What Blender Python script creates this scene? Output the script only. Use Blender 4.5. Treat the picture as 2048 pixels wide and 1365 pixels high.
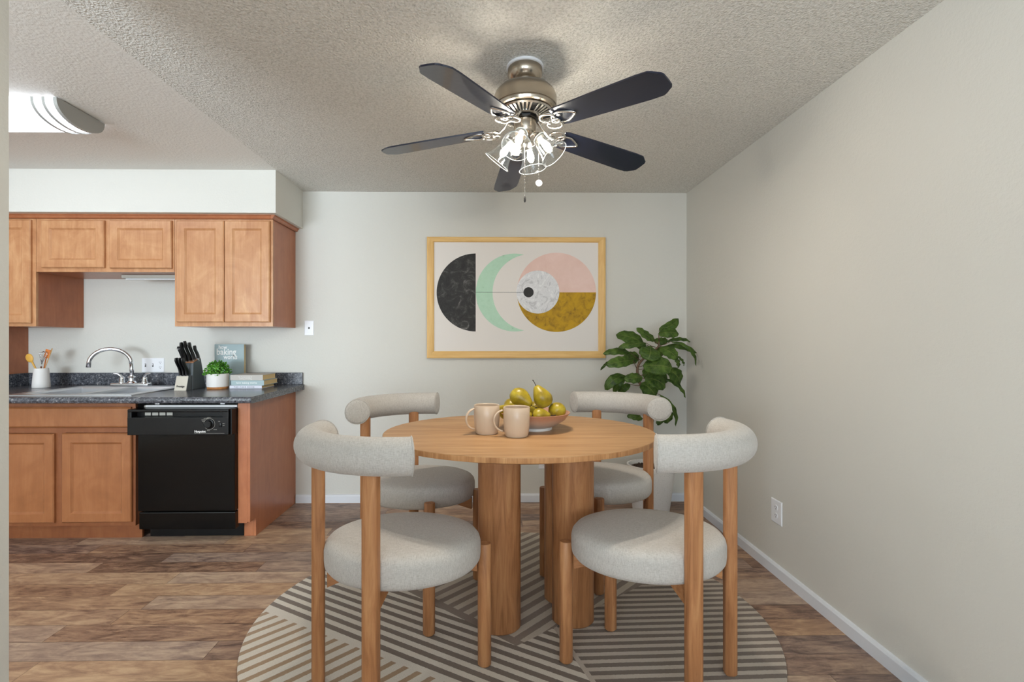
import bpy, bmesh, math, random
from mathutils import Vector, Matrix
for o in list(bpy.data.objects): bpy.data.objects.remove(o, do_unlink=True)
sc = bpy.context.scene
C = sc.collection
PI = math.pi
R = math.radians
random.seed(7)

# ---------------------------------------------------------------- camera, world, light, exposure
cam_d = bpy.data.cameras.new('camera'); cam = bpy.data.objects.new('camera', cam_d); C.objects.link(cam)
cam.location = (0, 0, 1.277); cam.rotation_euler = (PI/2, 0, -math.atan(.015))
cam_d.sensor_width = 36; cam_d.lens = 36*1000/2048
cam_d.shift_x = 27/2048; cam_d.shift_y = -2.5/2048
cam_d.clip_start = .02
sc.camera = cam
sc.view_settings.view_transform = 'Standard'; sc.view_settings.look = 'None'
sc.view_settings.gamma = 1; sc.view_settings.use_curve_mapping = False
sc.view_settings.exposure = 0.14
w = bpy.data.worlds.new('World'); sc.world = w; w.use_nodes = True
w.node_tree.nodes['Background'].inputs[0].default_value = (.80, .88, 1, 1)
w.node_tree.nodes['Background'].inputs[1].default_value = 1.0

def area(name, loc, rot, sx, sy, power, col):
    d = bpy.data.lights.new(name, 'AREA'); d.shape = 'RECTANGLE'; d.size = sx; d.size_y = sy
    d.energy = power; d.color = col
    o = bpy.data.objects.new(name, d); o.location = loc; o.rotation_euler = rot; C.objects.link(o); return o
# daylight from windows behind the camera, tilted up for ceiling; east one added fill
area('daylight_window_west', (-2.6, -2.93, 1.35), (R(138), 0, 0), 1.9, 1.7, 340, (.79, .90, 1))
area('added_fill_east', (.35, -2.93, 1.35), (R(138), 0, 0), 1.9, 1.7, 90, (.79, .90, 1))
BULB = 170.0      # glowing fan bulbs
TUBE = 4.6
SHADE_W = 10.5     # light thrown out of each fan shade        # kitchen diffuser

# ---------------------------------------------------------------- shader node helper
def new_mat(name):
    m = bpy.data.materials.new(name); m.use_nodes = True
    return m, m.node_tree, m.node_tree.nodes['Principled BSDF']
class V:
    """small wrapper so that shader maths reads like maths"""
    def __init__(s, t, sock): s.t = t; s.s = sock
    def _m(s, op, *a, clamp=False):
        n = s.t.nodes.new('ShaderNodeMath'); n.operation = op; n.use_clamp = clamp
        for i, v in enumerate((s,)+a):
            if isinstance(v, V): s.t.links.new(v.s, n.inputs[i])
            else: n.inputs[i].default_value = v
        return V(s.t, n.outputs[0])
    def __add__(s, o): return s._m('ADD', o)
    def __sub__(s, o): return s._m('SUBTRACT', o)
    def __mul__(s, o): return s._m('MULTIPLY', o)
    def __truediv__(s, o): return s._m('DIVIDE', o)
    def gt(s, o): return s._m('GREATER_THAN', o)
    def lt(s, o): return s._m('LESS_THAN', o)
    def floor(s): return s._m('FLOOR')
    def fract(s): return s._m('FRACT')
    def abs(s): return s._m('ABSOLUTE')
    def mod(s, o): return s._m('FLOORED_MODULO', o)
    def clamp(s): return s._m('ADD', 0.0, clamp=True)
def lnk(t, a, b): t.links.new(a.s if isinstance(a, V) else a, b)
def xyz(t, kind='Object'):
    tc = t.nodes.new('ShaderNodeTexCoord'); sp = t.nodes.new('ShaderNodeSeparateXYZ')
    t.links.new(tc.outputs[kind], sp.inputs[0])
    return V(t, sp.outputs[0]), V(t, sp.outputs[1]), V(t, sp.outputs[2])
def wpos(t):
    g = t.nodes.new('ShaderNodeNewGeometry'); sp = t.nodes.new('ShaderNodeSeparateXYZ')
    t.links.new(g.outputs['Position'], sp.inputs[0])
    return V(t, sp.outputs[0]), V(t, sp.outputs[1]), V(t, sp.outputs[2])
def vec(t, x, y, z):
    n = t.nodes.new('ShaderNodeCombineXYZ')
    for i, v in enumerate((x, y, z)):
        if isinstance(v, V): t.links.new(v.s, n.inputs[i])
        else: n.inputs[i].default_value = v
    return n.outputs[0]
def noise(t, v, scale, detail=4, rough=.55, dist=0):
    n = t.nodes.new('ShaderNodeTexNoise'); t.links.new(v, n.inputs['Vector'])
    n.inputs['Scale'].default_value = scale; n.inputs['Detail'].default_value = detail
    n.inputs['Roughness'].default_value = rough; n.inputs['Distortion'].default_value = dist
    return V(t, n.outputs[0])
def vor(t, v, scale, feature='F1'):
    n = t.nodes.new('ShaderNodeTexVoronoi'); n.feature = feature; t.links.new(v, n.inputs['Vector'])
    n.inputs['Scale'].default_value = scale; return V(t, n.outputs[0])
def white(t, v):
    n = t.nodes.new('ShaderNodeTexWhiteNoise'); n.noise_dimensions = '3D'; t.links.new(v, n.inputs['Vector'])
    return V(t, n.outputs[0])
def ramp(t, f, stops):
    n = t.nodes.new('ShaderNodeValToRGB'); lnk(t, f, n.inputs[0])
    e = n.color_ramp.elements
    while len(e) < len(stops): e.new(.5)
    for i, (p, c) in enumerate(stops):
        e[i].position = p; e[i].color = srgb(c)
    return n.outputs[0]
def mixc(t, f, a, b, mode='MIX'):
    n = t.nodes.new('ShaderNodeMix'); n.data_type = 'RGBA'; n.blend_type = mode
    if isinstance(f, (int, float)): n.inputs['Factor'].default_value = f
    else: lnk(t, f, n.inputs['Factor'])
    for k, v in (('A', a), ('B', b)):
        s = [i for i in n.inputs if i.name == k and i.type == 'RGBA'][0]
        if isinstance(v, tuple): s.default_value = srgb(v)
        else: lnk(t, v, s)
    return [o for o in n.outputs if o.type == 'RGBA'][0]
def bump(t, b, h, dist=.002, strength=1):
    n = t.nodes.new('ShaderNodeBump'); n.inputs['Strength'].default_value = strength
    n.inputs['Distance'].default_value = dist
    lnk(t, h, n.inputs['Height']); t.links.new(n.outputs[0], b.inputs['Normal'])
def srgb(c):
    f = lambda v: (v/255/12.92) if v/255 <= .04045 else ((v/255+.055)/1.055)**2.4
    return (f(c[0]), f(c[1]), f(c[2]), 1)
def plain(name, c, rough=.5, metal=0, coat=0, spec=None):
    m, t, b = new_mat(name)
    b.inputs['Base Color'].default_value = srgb(c)
    b.inputs['Roughness'].default_value = rough; b.inputs['Metallic'].default_value = metal
    b.inputs['Coat Weight'].default_value = coat
    if spec is not None: b.inputs['Specular IOR Level'].default_value = spec
    # faint surface unevenness
    x, y, z = xyz(t); n = noise(t, vec(t, x, y, z), 60, 3)
    r = n*.08 + (rough-.04); lnk(t, r.clamp(), b.inputs['Roughness'])
    return m
def emit(name, c, s):
    m, t, b = new_mat(name)
    b.inputs['Base Color'].default_value = (.8, .8, .8, 1)
    b.inputs['Emission Color'].default_value = srgb(c); b.inputs['Emission Strength'].default_value = s
    return m

# ---------------------------------------------------------------- materials
M = {}
def wall_mat(name, c, bs=.0012):
    m, t, b = new_mat(name); x, y, z = wpos(t); v = vec(t, x, y, z)
    n = noise(t, v, 70, 3, .6); n2 = noise(t, v, 1.3, 3)
    b.inputs['Roughness'].default_value = .75
    col = mixc(t, n2, tuple(int(k*.985) for k in c), c); lnk(t, col, b.inputs['Base Color'])
    bump(t, b, n, bs); return m
M['wall'] = wall_mat('wall_paint', (212, 210, 202))
M['ksm'] = wall_mat('smooth_ceiling_paint', (230, 228, 222), .003)
m, t, b = new_mat('popcorn_texture'); M['popcorn'] = m
x, y, z = wpos(t); v = vec(t, x, y, z)
n = noise(t, v, 95, 3, .6, .3); g = vor(t, v, 120)
h = (n - .35)*1.6 + (g*-1.0)*.5
cl = ramp(t, n, [(.34, (206, 204, 196)), (.5, (226, 224, 217)), (.7, (238, 236, 230))]); lnk(t, cl, b.inputs['Base Color'])
b.inputs['Roughness'].default_value = .9
bump(t, b, h, .006)

m, t, b = new_mat('vinyl_plank_floor'); M['floor'] = m
x, y, z = wpos(t)
rw = ((y - 1.883)/.1265); ri = rw.floor(); rf = rw.fract()
off = white(t, vec(t, ri, 3.1, 7.7))
px_ = x/.92 + off*5.0; pi_ = px_.floor(); pf = px_.fract()
tone = white(t, vec(t, ri, pi_, 1.3)); hue = white(t, vec(t, ri, pi_, 9.3))
v = vec(t, x*1.6 + tone*40.0, y*9.0, 0.0)
gr = noise(t, v, 4, 8, .68, 1.0); bl = noise(t, vec(t, x*1.6 + tone*19.0, y*4.0, 0.0), 3.4, 6, .66, 1.2)
fine = noise(t, vec(t, x*3.0, y*60.0, 0.0), 6, 4, .7)
f = tone*.24 + gr*.62 + bl*.70 + fine*.22 - .37
cA = ramp(t, f, [(.20, (64, 52, 50)), (.35, (108, 90, 83)), (.47, (143, 121, 109)), (.59, (168, 144, 126)), (.75, (196, 172, 149))])
cB = ramp(t, f, [(.20, (66, 47, 39)), (.35, (112, 83, 66)), (.47, (148, 114, 91)), (.59, (174, 139, 109)), (.75, (200, 167, 132))])
col = mixc(t, hue, cA, cB)
seam = (rf.lt(.022) + pf.lt(.003)).clamp()*.55
col = mixc(t, seam, col, (58, 42, 34)); lnk(t, col, b.inputs['Base Color'])
lnk(t, (fine*.18 + .36), b.inputs['Roughness']); b.inputs['Specular IOR Level'].default_value = .45
bump(t, b, fine*.5 + gr*.5 - seam, .0012)

def stripes(t, u, v_, ang, period, duty, phase=0.0, j=None):
    a = R(ang); d = (u*(-math.sin(a)) + v_*math.cos(a))
    if j is not None: d = d + j
    return ((d + phase)/period).fract().lt(duty)
m, t, b = new_mat('rug_weave'); M['rug'] = m
x, y, z = wpos(t); u = x; vv = y/.85
jj = (noise(t, vec(t, x, y, 0.0), 90, 3) - .5)*.006
side = lambda x0, y0, x1, y1: ((u - x0)*(y1-y0) - (vv - y0)*(x1-x0))   # >0 : right of the line p0->p1
below_A = side(-.984, 2.755, -.168, 2.216).gt(0)
distA = side(-.984, 2.755, -.168, 2.216)/.978
dB = side(-.406, 2.951, .105, 2.426)/.7326     # >0 below B
dC = side(.105, 2.426, .85, 3.084)/.994        # >0 below C
dD = side(.36, 2.20, .28, 2.547)/.356          # >0 right of D
r1 = dB.lt(0)*dC.lt(0)
r4 = dC.gt(0)*dD.gt(0)
r3 = below_A
s1 = stripes(t, u, vv, 49.5, .072, .5, 0, jj); s1 = (s1 + dB.gt(-.045)).clamp()
s2 = stripes(t, u, vv, -34.5, .060, .5, .01, jj)
s3 = stripes(t, u, vv, 48.5, .0645, .40, .0, jj)*distA.gt(.035)
s4 = stripes(t, u, vv, 2, .0535, .52, .0, jj); s4 = s4*dD.gt(.02)
cream = (232, 223, 208); brown = (130, 115, 102); tan = (178, 148, 116)
pile = noise(t, vec(t, x, y, 0.0), 260, 3, .7); pl2 = noise(t, vec(t, x*3.0, y, 0.0), 6, 3)
c2 = mixc(t, s2, cream, brown); c3 = mixc(t, s3, cream, tan)
c1 = mixc(t, s1, (214, 202, 184), (152, 136, 122)); c4 = mixc(t, s4, (204, 190, 174), (126, 111, 99))
col = mixc(t, r3, c2, c3); col = mixc(t, r1, col, c1); col = mixc(t, r4, col, c4)
col = mixc(t, pile*.34, col, (120, 104, 90), 'MULTIPLY'); lnk(t, col, b.inputs['Base Color'])
b.inputs['Roughness'].default_value = .95; b.inputs['Sheen Weight'].default_value = .15
bump(t, b, pile, .003)

def wood(name, ax, cols, s=1.0, rough=.42, world=True):
    """ax: grain direction 0,1,2"""
    m, t, b = new_mat(name); p = list(wpos(t))
    q = [p[i]*(3.2 if i == ax else 34.0) for i in range(3)]
    q2 = [p[i]*(7.0 if i == ax else 210.0) for i in range(3)]
    n = noise(t, vec(t, *q), 1.0*s, 5, .6, .9); f2 = noise(t, vec(t, *q2), 1.0*s, 3, .7)
    f = n*.75 + f2*.25
    lnk(t, ramp(t, f, [(.30, cols[0]), (.5, cols[1]), (.68, cols[2])]), b.inputs['Base Color'])
    b.inputs['Roughness'].default_value = rough; b.inputs['Specular IOR Level'].default_value = .35
    bump(t, b, f, .0006); return m
oak = [(138, 90, 56), (176, 122, 80), (196, 144, 98)]
M['oak_v'] = wood('oak_upright_grain', 2, oak)
M['oak_r'] = wood('oak_rail_grain', 0, oak)
M['oak_top'] = wood('oak_tabletop_grain', 0, [(150, 109, 70), (174, 133, 90), (190, 150, 107)], .8)
M['oak_edge'] = wood('oak_tabletop_edge', 2, [(158, 108, 66), (192, 140, 92), (214, 164, 114)])
def maple(name, a, bcol, c, rough=.33, ax=2):
    m, t, b = new_mat(name); p = list(wpos(t))
    q = [p[i]*(1.6 if i == ax else 9.0) for i in range(3)]; q2 = [p[i]*(3.0 if i == ax else 160.0) for i in range(3)]
    n = noise(t, vec(t, *q), 1.6, 4, .55, 1.2); g = noise(t, vec(t, *q2), 1.0, 3, .6); cl = noise(t, vec(t, *p), 5, 4, .6, 1.5)
    f = n*.45 + g*.15 + cl*.4
    lnk(t, ramp(t, f, [(.34, a), (.5, bcol), (.66, c)]), b.inputs['Base Color'])
    b.inputs['Roughness'].default_value = rough; bump(t, b, g, .0003); return m
M['maple'] = maple('honey_maple', (172, 118, 80), (188, 136, 94), (206, 158, 114), .26)
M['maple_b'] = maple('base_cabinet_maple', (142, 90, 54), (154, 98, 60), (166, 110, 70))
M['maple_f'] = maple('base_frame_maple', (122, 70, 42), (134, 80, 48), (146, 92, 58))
M['maple_s'] = maple('cabinet_side_laminate', (158, 94, 60), (170, 104, 68), (180, 116, 78), .3)
M['pine'] = wood('pine_frame', 0, [(206, 160, 92), (222, 180, 112), (232, 194, 128)], .7)
M['pine_v'] = wood('pine_frame_upright', 2, [(206, 160, 92), (222, 180, 112), (232, 194, 128)], .7)

m, t, b = new_mat('linen_upholstery'); M['fabric'] = m
x, y, z = wpos(t)
w1 = noise(t, vec(t, x*70.0, y*420.0, z*420.0), 1, 2, .6); w2 = noise(t, vec(t, x*420.0, y*70.0, z*70.0), 1, 2, .6)
fine = noise(t, vec(t, x, y, z), 600, 2)
f = w1*.4 + w2*.4 + fine*.2
lnk(t, ramp(t, f, [(.30, (164, 159, 151)), (.5, (192, 187, 180)), (.70, (208, 204, 198))]), b.inputs['Base Color'])
b.inputs['Roughness'].default_value = .95; b.inputs['Sheen Weight'].default_value = .2
bump(t, b, f, .0012)

m, t, b = new_mat('speckled_laminate'); M['counter'] = m
x, y, z = wpos(t); v = vec(t, x, y, z)
a = noise(t, v, 95, 4, .7); c = noise(t, v, 38, 3); k = vor(t, v, 130)
f = a*.7 + c*.3
lnk(t, ramp(t, f, [(.38, (34, 36, 42)), (.5, (74, 77, 84)), (.58, (104, 106, 112)), (.66, (178, 174, 172))]), b.inputs['Base Color'])
b.inputs['Roughness'].default_value = .22; b.inputs['Specular IOR Level'].default_value = .6
M['trim'] = plain('white_trim', (222, 225, 230), .45)
M['plate'] = plain('white_plastic', (236, 237, 240), .35)
M['dark'] = plain('dark_slot', (38, 36, 36), .6)
M['steel'] = plain('stainless_steel', (214, 216, 220), .34, 1)
M['chrome'] = plain('chrome', (225, 228, 232), .08, 1)
M['nickel'] = plain('brushed_nickel', (178, 168, 154), .24, 1)
M['bright_nickel'] = plain('polished_nickel', (205, 202, 197), .24, 1)
M['blade'] = plain('dark_blade_painted_sheen', (20, 28, 50), .34, 0, .3)  # blue of the window reflection is put into the base colour
M['black'] = plain('black_gloss_enamel', (4, 4, 4), .14, spec=.28)
M['blackp'] = plain('black_plastic', (8, 8, 9), .3, spec=.3)
M['blackh'] = plain('black_handle', (16, 16, 17), .3)
M['grey'] = plain('grey_plastic', (172, 168, 158), .5)
M['ceramic'] = plain('matte_white_ceramic', (226, 223, 219), .5)
M['mug'] = plain('beige_glaze', (206, 184, 160), .3)
M['soil'] = plain('potting_soil', (62, 46, 36), .95)
M['metalgrey'] = plain('fixture_end_grey', (168, 168, 164), .4, .2)
M['hammered'] = plain('brushed_steel_face', (196, 190, 178), .4, .8)
M['blockgrey'] = plain('charcoal_block', (88, 94, 96), .4)
M['walnut'] = wood('knife_block_wood', 0, [(140, 96, 66), (176, 126, 90), (196, 148, 110)])
M['cork'] = wood('pot_base_wood', 0, [(150, 96, 50), (184, 126, 72), (200, 146, 92)])
M['lettering'] = plain('white_lettering', (238, 236, 232), .6)
M['letter_dark'] = plain('dark_lettering', (70, 76, 92), .6)
M['letter_black'] = plain('black_lettering', (30, 28, 28), .5)
M['book_blue'] = plain('dusty_blue_cover', (160, 178, 180), .55)
M['book_grey'] = plain('warm_grey_cover', (182, 176, 168), .55)
M['book_white'] = plain('pale_lilac_cover', (214, 214, 224), .55)
M['pages'] = plain('cream_page_block', (214, 186, 134), .8)
M['spoonwood'] = plain('yellow_wood_spoon', (218, 166, 72), .5)
M['spat'] = plain('orange_spatula', (214, 124, 58), .5)
M['skewer'] = plain('bamboo', (196, 150, 90), .6)
M['trunk'] = plain('plant_bark', (112, 88, 68), .8)
M['stemc'] = plain('pear_stem_brown', (58, 42, 26), .7)
m, t, b = new_mat('fiddle_leaf'); M['leaf'] = m
x, y, z = wpos(t); tc = t.nodes.new('ShaderNodeTexCoord'); sp = t.nodes.new('ShaderNodeSeparateXYZ')
t.links.new(tc.outputs['UV'], sp.inputs[0]); lu = V(t, sp.outputs[0]); lv = V(t, sp.outputs[1])
mid = (lv - .5).abs(); vein = ((lu*7.0 + mid*-3.0).fract() - .5).abs()
vein = (vein.lt(.045)*.5 + mid.lt(.022)).clamp()
nn = noise(t, vec(t, x, y, z), 26, 4)
col = ramp(t, nn, [(.3, (60, 86, 34)), (.5, (88, 120, 48)), (.7, (118, 148, 66))])
col = mixc(t, vein*.75, col, (138, 152, 82)); lnk(t, col, b.inputs['Base Color'])
b.inputs['Roughness'].default_value = .42; bump(t, b, vein*-1.0, .003)
m, t, b = new_mat('herb_leaf'); M['herb'] = m
x, y, z = wpos(t); nn = noise(t, vec(t, x, y, z), 90, 2)
lnk(t, ramp(t, nn, [(.35, (40, 92, 22)), (.5, (74, 138, 34)), (.68, (118, 178, 62))]), b.inputs['Base Color']); b.inputs['Roughness'].default_value = .5
m, t, b = new_mat('pear_skin'); M['pear'] = m
x, y, z = xyz(t); n1 = noise(t, vec(t, x, y, z), 14, 4); sp1 = noise(t, vec(t, x, y, z), 260, 2)
col = ramp(t, n1, [(.3, (122, 102, 18)), (.5, (162, 140, 28)), (.7, (184, 166, 48))])
col = mixc(t, sp1.gt(.62)*.45, col, (120, 96, 26)); lnk(t, col, b.inputs['Base Color'])
b.inputs['Roughness'].default_value = .35
m, t, b = new_mat('bowl_glaze'); M['bowl'] = m
x, y, z = xyz(t); nn = noise(t, vec(t, x, y, z), 20, 3)
f = z/.078 + (nn - .5)*.12
lnk(t, ramp(t, f, [(.0, (206, 200, 194)), (.2, (204, 192, 184)), (.5, (194, 170, 154)), (.8, (182, 138, 114)), (1, (176, 128, 102))]), b.inputs['Base Color'])
b.inputs['Roughness'].default_value = .4
m, t, b = new_mat('planter_concrete'); M['planter'] = m
x, y, z = wpos(t); sp1 = noise(t, vec(t, x, y, z), 160, 2)
lnk(t, ramp(t, sp1, [(.28, (190, 186, 180)), (.36, (226, 223, 218)), (.6, (230, 227, 223))]), b.inputs['Base Color']); b.inputs['Roughness'].default_value = .7

def glass(name, rib=True):
    m = bpy.data.materials.new(name); m.use_nodes = True; t = m.node_tree
    for n in list(t.nodes): t.nodes.remove(n)
    out = t.nodes.new('ShaderNodeOutputMaterial'); mx = t.nodes.new('ShaderNodeMixShader')
    tr = t.nodes.new('ShaderNodeBsdfTransparent'); gl = t.nodes.new('ShaderNodeBsdfGlossy')
    tr.inputs[0].default_value = (.93, .95, .96, 1); gl.inputs['Roughness'].default_value = .06
    gl.inputs[0].default_value = (.95, .97, 1, 1)
    lw = t.nodes.new('ShaderNodeLayerWeight'); lw.inputs[0].default_value = .35
    f = V(t, lw.outputs['Facing'])
    lnk(t, (f*.40 + .03).clamp(), mx.inputs[0])
    if rib:
        x, y, z = xyz(t); nz = noise(t, vec(t, x, y, z), 70, 3)
        bp = t.nodes.new('ShaderNodeBump'); bp.inputs['Distance'].default_value = .0012; lnk(t, nz, bp.inputs['Height'])
        t.links.new(bp.outputs[0], gl.inputs['Normal'])
    t.links.new(tr.outputs[0], mx.inputs[1]); t.links.new(gl.outputs[0], mx.inputs[2]); t.links.new(mx.outputs[0], out.inputs[0])
    return m
M['rim_glint'] = plain('glass_rim_highlight', (196, 202, 204), .15)  # opaque pale ring stands in for the highlight on the glass edge
M['glass'] = glass('seeded_clear_glass'); M['pane'] = glass('window_glass', False)
M['bulb'] = emit('lit_bulb', (255, 240, 220), BULB)
M['tube'] = emit('lit_diffuser', (236, 242, 255), TUBE)

# print on the wall
def texmat(name, stops, scale, detail=5, rough=.65, dist=.6):
    m, t, b = new_mat(name); x, y, z = wpos(t); n = noise(t, vec(t, x, y, z), scale, detail, rough, dist)
    lnk(t, ramp(t, n, stops), b.inputs['Base Color']); b.inputs['Roughness'].default_value = .7; return m
M['paper'] = plain('print_paper', (226, 220, 214), .7)
M['p_black'] = texmat('print_black', [(.34, (24, 24, 24)), (.52, (44, 43, 42)), (.62, (78, 76, 74)), (.74, (150, 147, 143))], 14, 8, .72, 1.2)
M['p_green'] = texmat('print_green', [(.28, (120, 168, 132)), (.36, (176, 212, 186)), (.7, (184, 218, 194))], 26, 6)
M['p_pink'] = texmat('print_pink', [(.35, (226, 192, 180)), (.7, (234, 204, 194))], 6)
M['p_gold'] = texmat('print_mustard', [(.3, (120, 88, 8)), (.42, (168, 128, 6)), (.55, (188, 146, 6)), (.75, (196, 152, 8))], 18, 7)
M['p_marble'] = texmat('print_marble', [(.36, (196, 196, 198)), (.46, (226, 226, 228)), (.52, (214, 214, 216)), (.6, (232, 232, 233))], 12, 6, .6, 2.2)
M['p_dot'] = plain('print_dot', (42, 42, 42), .7)

# ---------------------------------------------------------------- mesh helpers
def bm_new(): return bmesh.new()
def box(bm, x0, x1, y0, y1, z0, z1, bev=0, mi=0, seg=2):
    vs = [bm.verts.new((x, y, z)) for x in (x0, x1) for y in (y0, y1) for z in (z0, z1)]
    F = [(0, 1, 3, 2), (4, 6, 7, 5), (0, 4, 5, 1), (2, 3, 7, 6), (0, 2, 6, 4), (1, 5, 7, 3)]
    fs = [bm.faces.new([vs[i] for i in f]) for f in F]
    for f in fs: f.material_index = mi
    if bev > 0:
        es = list({e for f in fs for e in f.edges})
        r = bmesh.ops.bevel(bm, geom=es, offset=bev, segments=seg, affect='EDGES', profile=.6)
        for f in r['faces']: f.material_index = mi
    return vs
def lathe(bm, prof, c=(0, 0, 0), seg=40, mat=None, mi=0, sy=1.0, cap=True, a0=0.0):
    mat = mat or Matrix.Identity(4); rings = []
    for r, z in prof:
        rings.append([bm.verts.new(mat @ Vector((r*math.cos(a0+2*PI*k/seg), r*math.sin(a0+2*PI*k/seg)*sy, z)) + Vector(c)) for k in range(seg)])
    for i in range(len(rings)-1):
        for k in range(seg):
            f = bm.faces.new((rings[i][k], rings[i][(k+1) % seg], rings[i+1][(k+1) % seg], rings[i+1][k])); f.material_index = mi
    if cap:
        for rg in (rings[0], rings[-1]):
            try: bm.faces.new(rg).material_index = mi
            except Exception: pass
def tube(bm, pts, r, seg=12, closed=False, mi=0, sec=None, up=None, cap=True):
    """sweep a circle (radius or list of radii) along pts; sec = list of (a,b) section points"""
    pts = [Vector(p) for p in pts]; n = len(pts); rings = []
    rr = r if isinstance(r, (list, tuple)) else [r]*n
    ref = Vector(up) if up else None
    prev = None
    for i, p in enumerate(pts):
        if closed: d = (pts[(i+1) % n] - pts[i-1])
        else: d = pts[min(i+1, n-1)] - pts[max(i-1, 0)]
        d.normalize()
        if ref is not None: a = ref - d*ref.dot(d)
        elif prev is None:
            a = Vector((0, 0, 1)) if abs(d.z) < .9 else Vector((1, 0, 0)); a = a - d*a.dot(d)
        else: a = prev - d*prev.dot(d)
        a.normalize(); prev = a; bv = d.cross(a)
        if sec: rings.append([bm.verts.new(p + a*s[0]*rr[i] + bv*s[1]*rr[i]) for s in sec])
        else: rings.append([bm.verts.new(p + a*math.cos(2*PI*k/seg)*rr[i] + bv*math.sin(2*PI*k/seg)*rr[i]) for k in range(seg)])
    m = len(rings[0])
    for i in range(n if closed else n-1):
        A, B = rings[i], rings[(i+1) % n]
        for k in range(m):
            bm.faces.new((A[k], A[(k+1) % m], B[(k+1) % m], B[k])).material_index = mi
    if not closed and cap:
        for rg in (rings[0], rings[-1]):
            try: bm.faces.new(rg).material_index = mi
            except Exception: pass
def prism(bm, poly, fn, d0, d1, mi=0):
    """poly 2D points, fn(a,b,d)->xyz"""
    A = [bm.verts.new(fn(a, b, d0)) for a, b in poly]; B = [bm.verts.new(fn(a, b, d1)) for a, b in poly]
    n = len(poly)
    bm.faces.new(A).material_index = mi; bm.faces.new(B[::-1]).material_index = mi
    for i in range(n): bm.faces.new((A[i], A[(i+1) % n], B[(i+1) % n], B[i])).material_index = mi
def panel(bm, x0, x1, z0, z1, yb, prof, mi=0):
    """raised panel facing -Y: prof = [(inset, y)] rings, last one filled; yb = back plane"""
    rings = []
    for ins, y in [(0, yb)] + prof:
        rings.append([bm.verts.new(p) for p in ((x0+ins, y, z0+ins), (x1-ins, y, z0+ins), (x1-ins, y, z1-ins), (x0+ins, y, z1-ins))])
    for i in range(len(rings)-1):
        for k in range(4): bm.faces.new((rings[i][k], rings[i][(k+1) % 4], rings[i+1][(k+1) % 4], rings[i+1][k])).material_index = mi
    bm.faces.new(rings[-1]).material_index = mi; bm.faces.new(rings[0][::-1]).material_index = mi
def obj(name, bm, mats, parent=None, smooth=None, origin=None, recalc=True):
    if recalc: bmesh.ops.recalc_face_normals(bm, faces=bm.faces[:])
    me = bpy.data.meshes.new(name); bm.to_mesh(me); bm.free()
    for m_ in (mats if isinstance(mats, (list, tuple)) else [mats]): me.materials.append(m_)
    o = bpy.data.objects.new(name, me); C.objects.link(o)
    if smooth:
        for p in me.polygons: p.use_smooth = True
        if smooth is not True: me.set_sharp_from_angle(angle=R(smooth))
    if origin is None and parent is not None:
        # geometry was given in world space: keep it there
        wl = Vector(parent.location) if parent.parent is None else Vector((0, 0, 0))
        o.parent = parent
        if parent.parent is None:
            if parent.get('_baked'): me.transform(Matrix.Translation(-wl))
    elif origin is not None:
        me.transform(Matrix.Translation(-Vector(origin))); o.location = origin
        if parent: o.parent = parent
    return o
def thing(name, label, cat, loc=(0, 0, 0), group=None, baked=True):
    o = bpy.data.objects.new(name, None); C.objects.link(o); o.location = loc; o.empty_display_size = .05
    o['label'] = label; o['category'] = cat
    if group: o['group'] = group
    if baked: o['_baked'] = 1
    return o
def sub(name, bm, mats, parent, smooth=None):
    """sub-part: geometry in world space, parent is a part of a thing"""
    root = parent.parent
    o = obj(name, bm, mats, None, smooth)
    if root is not None and root.get('_baked'): o.data.transform(Matrix.Translation(-Vector(root.location)))
    o.parent = parent; return o
def tag(o, label, cat, group=None):
    o['label'] = label; o['category'] = cat
    if group: o['group'] = group
    return o
def struct(name, bm, mats, smooth=None):
    o = obj(name, bm, mats, None, smooth); o['kind'] = 'structure'; return o
def text_bm(s, size, place, depth=.0006, align='LEFT', bold=0.0, spacing=1.0, sx=1.0):
    """letters as a mesh; place(x, y, d) maps letter plane to world"""
    cu = bpy.data.curves.new('letters', 'FONT'); cu.body = s; cu.size = size; cu.align_x = align
    cu.extrude = depth; cu.offset = bold; cu.space_character = spacing; cu.resolution_u = 3
    o = bpy.data.objects.new('letters', cu); C.objects.link(o)
    bpy.context.view_layer.update()
    me = bpy.data.meshes.new_from_object(o.evaluated_get(bpy.context.evaluated_depsgraph_get()))
    bm = bmesh.new(); bm.from_mesh(me)
    for v in bm.verts: v.co = Vector(place(v.co.x*sx, v.co.y, v.co.z))
    bpy.data.objects.remove(o, do_unlink=True); bpy.data.curves.remove(cu); bpy.data.meshes.remove(me)
    return bm
def join(bm, other):
    me = bpy.data.meshes.new('tmp'); other.to_mesh(me); other.free(); bm.from_mesh(me); bpy.data.meshes.remove(me)

# ---------------------------------------------------------------- room shell
XR, YB, ZC = 1.55, 3.94, 2.44          # right wall, back wall, ceiling
XL, YF = -4.3, -3.0
def sbox(name, mat, *a, **k):
    bm = bm_new(); box(bm, *a, **k); return struct(name, bm, mat)
sbox('floor', M['floor'], XL-.1, XR+.1, YF-.1, YB+.1, -.1, 0)
sbox('ceiling', M['popcorn'], -1.472, XR+.1, YF-.1, YB+.1, ZC, ZC+.1)
sbox('ceiling_kitchen', M['ksm'], XL-.1, -1.472, YF-.1, YB+.1, ZC, ZC+.1)
sbox('wall_back', M['wall'], XL-.1, XR+.1, YB, YB+.1, 0, ZC)
sbox('wall_right', M['wall'], XR, XR+.1, YF-.1, YB, 0, ZC)
sbox('wall_left', M['wall'], XL-.1, XL, YF-.1, YB, 0, ZC)
sbox('wall_partition', M['wall'], -1.38, -1.24, -1.2, 1.305, 0, ZC)
sbox('wall_soffit', M['wall'], XL, -1.474, 3.445, YB, 2.147, ZC)
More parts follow.
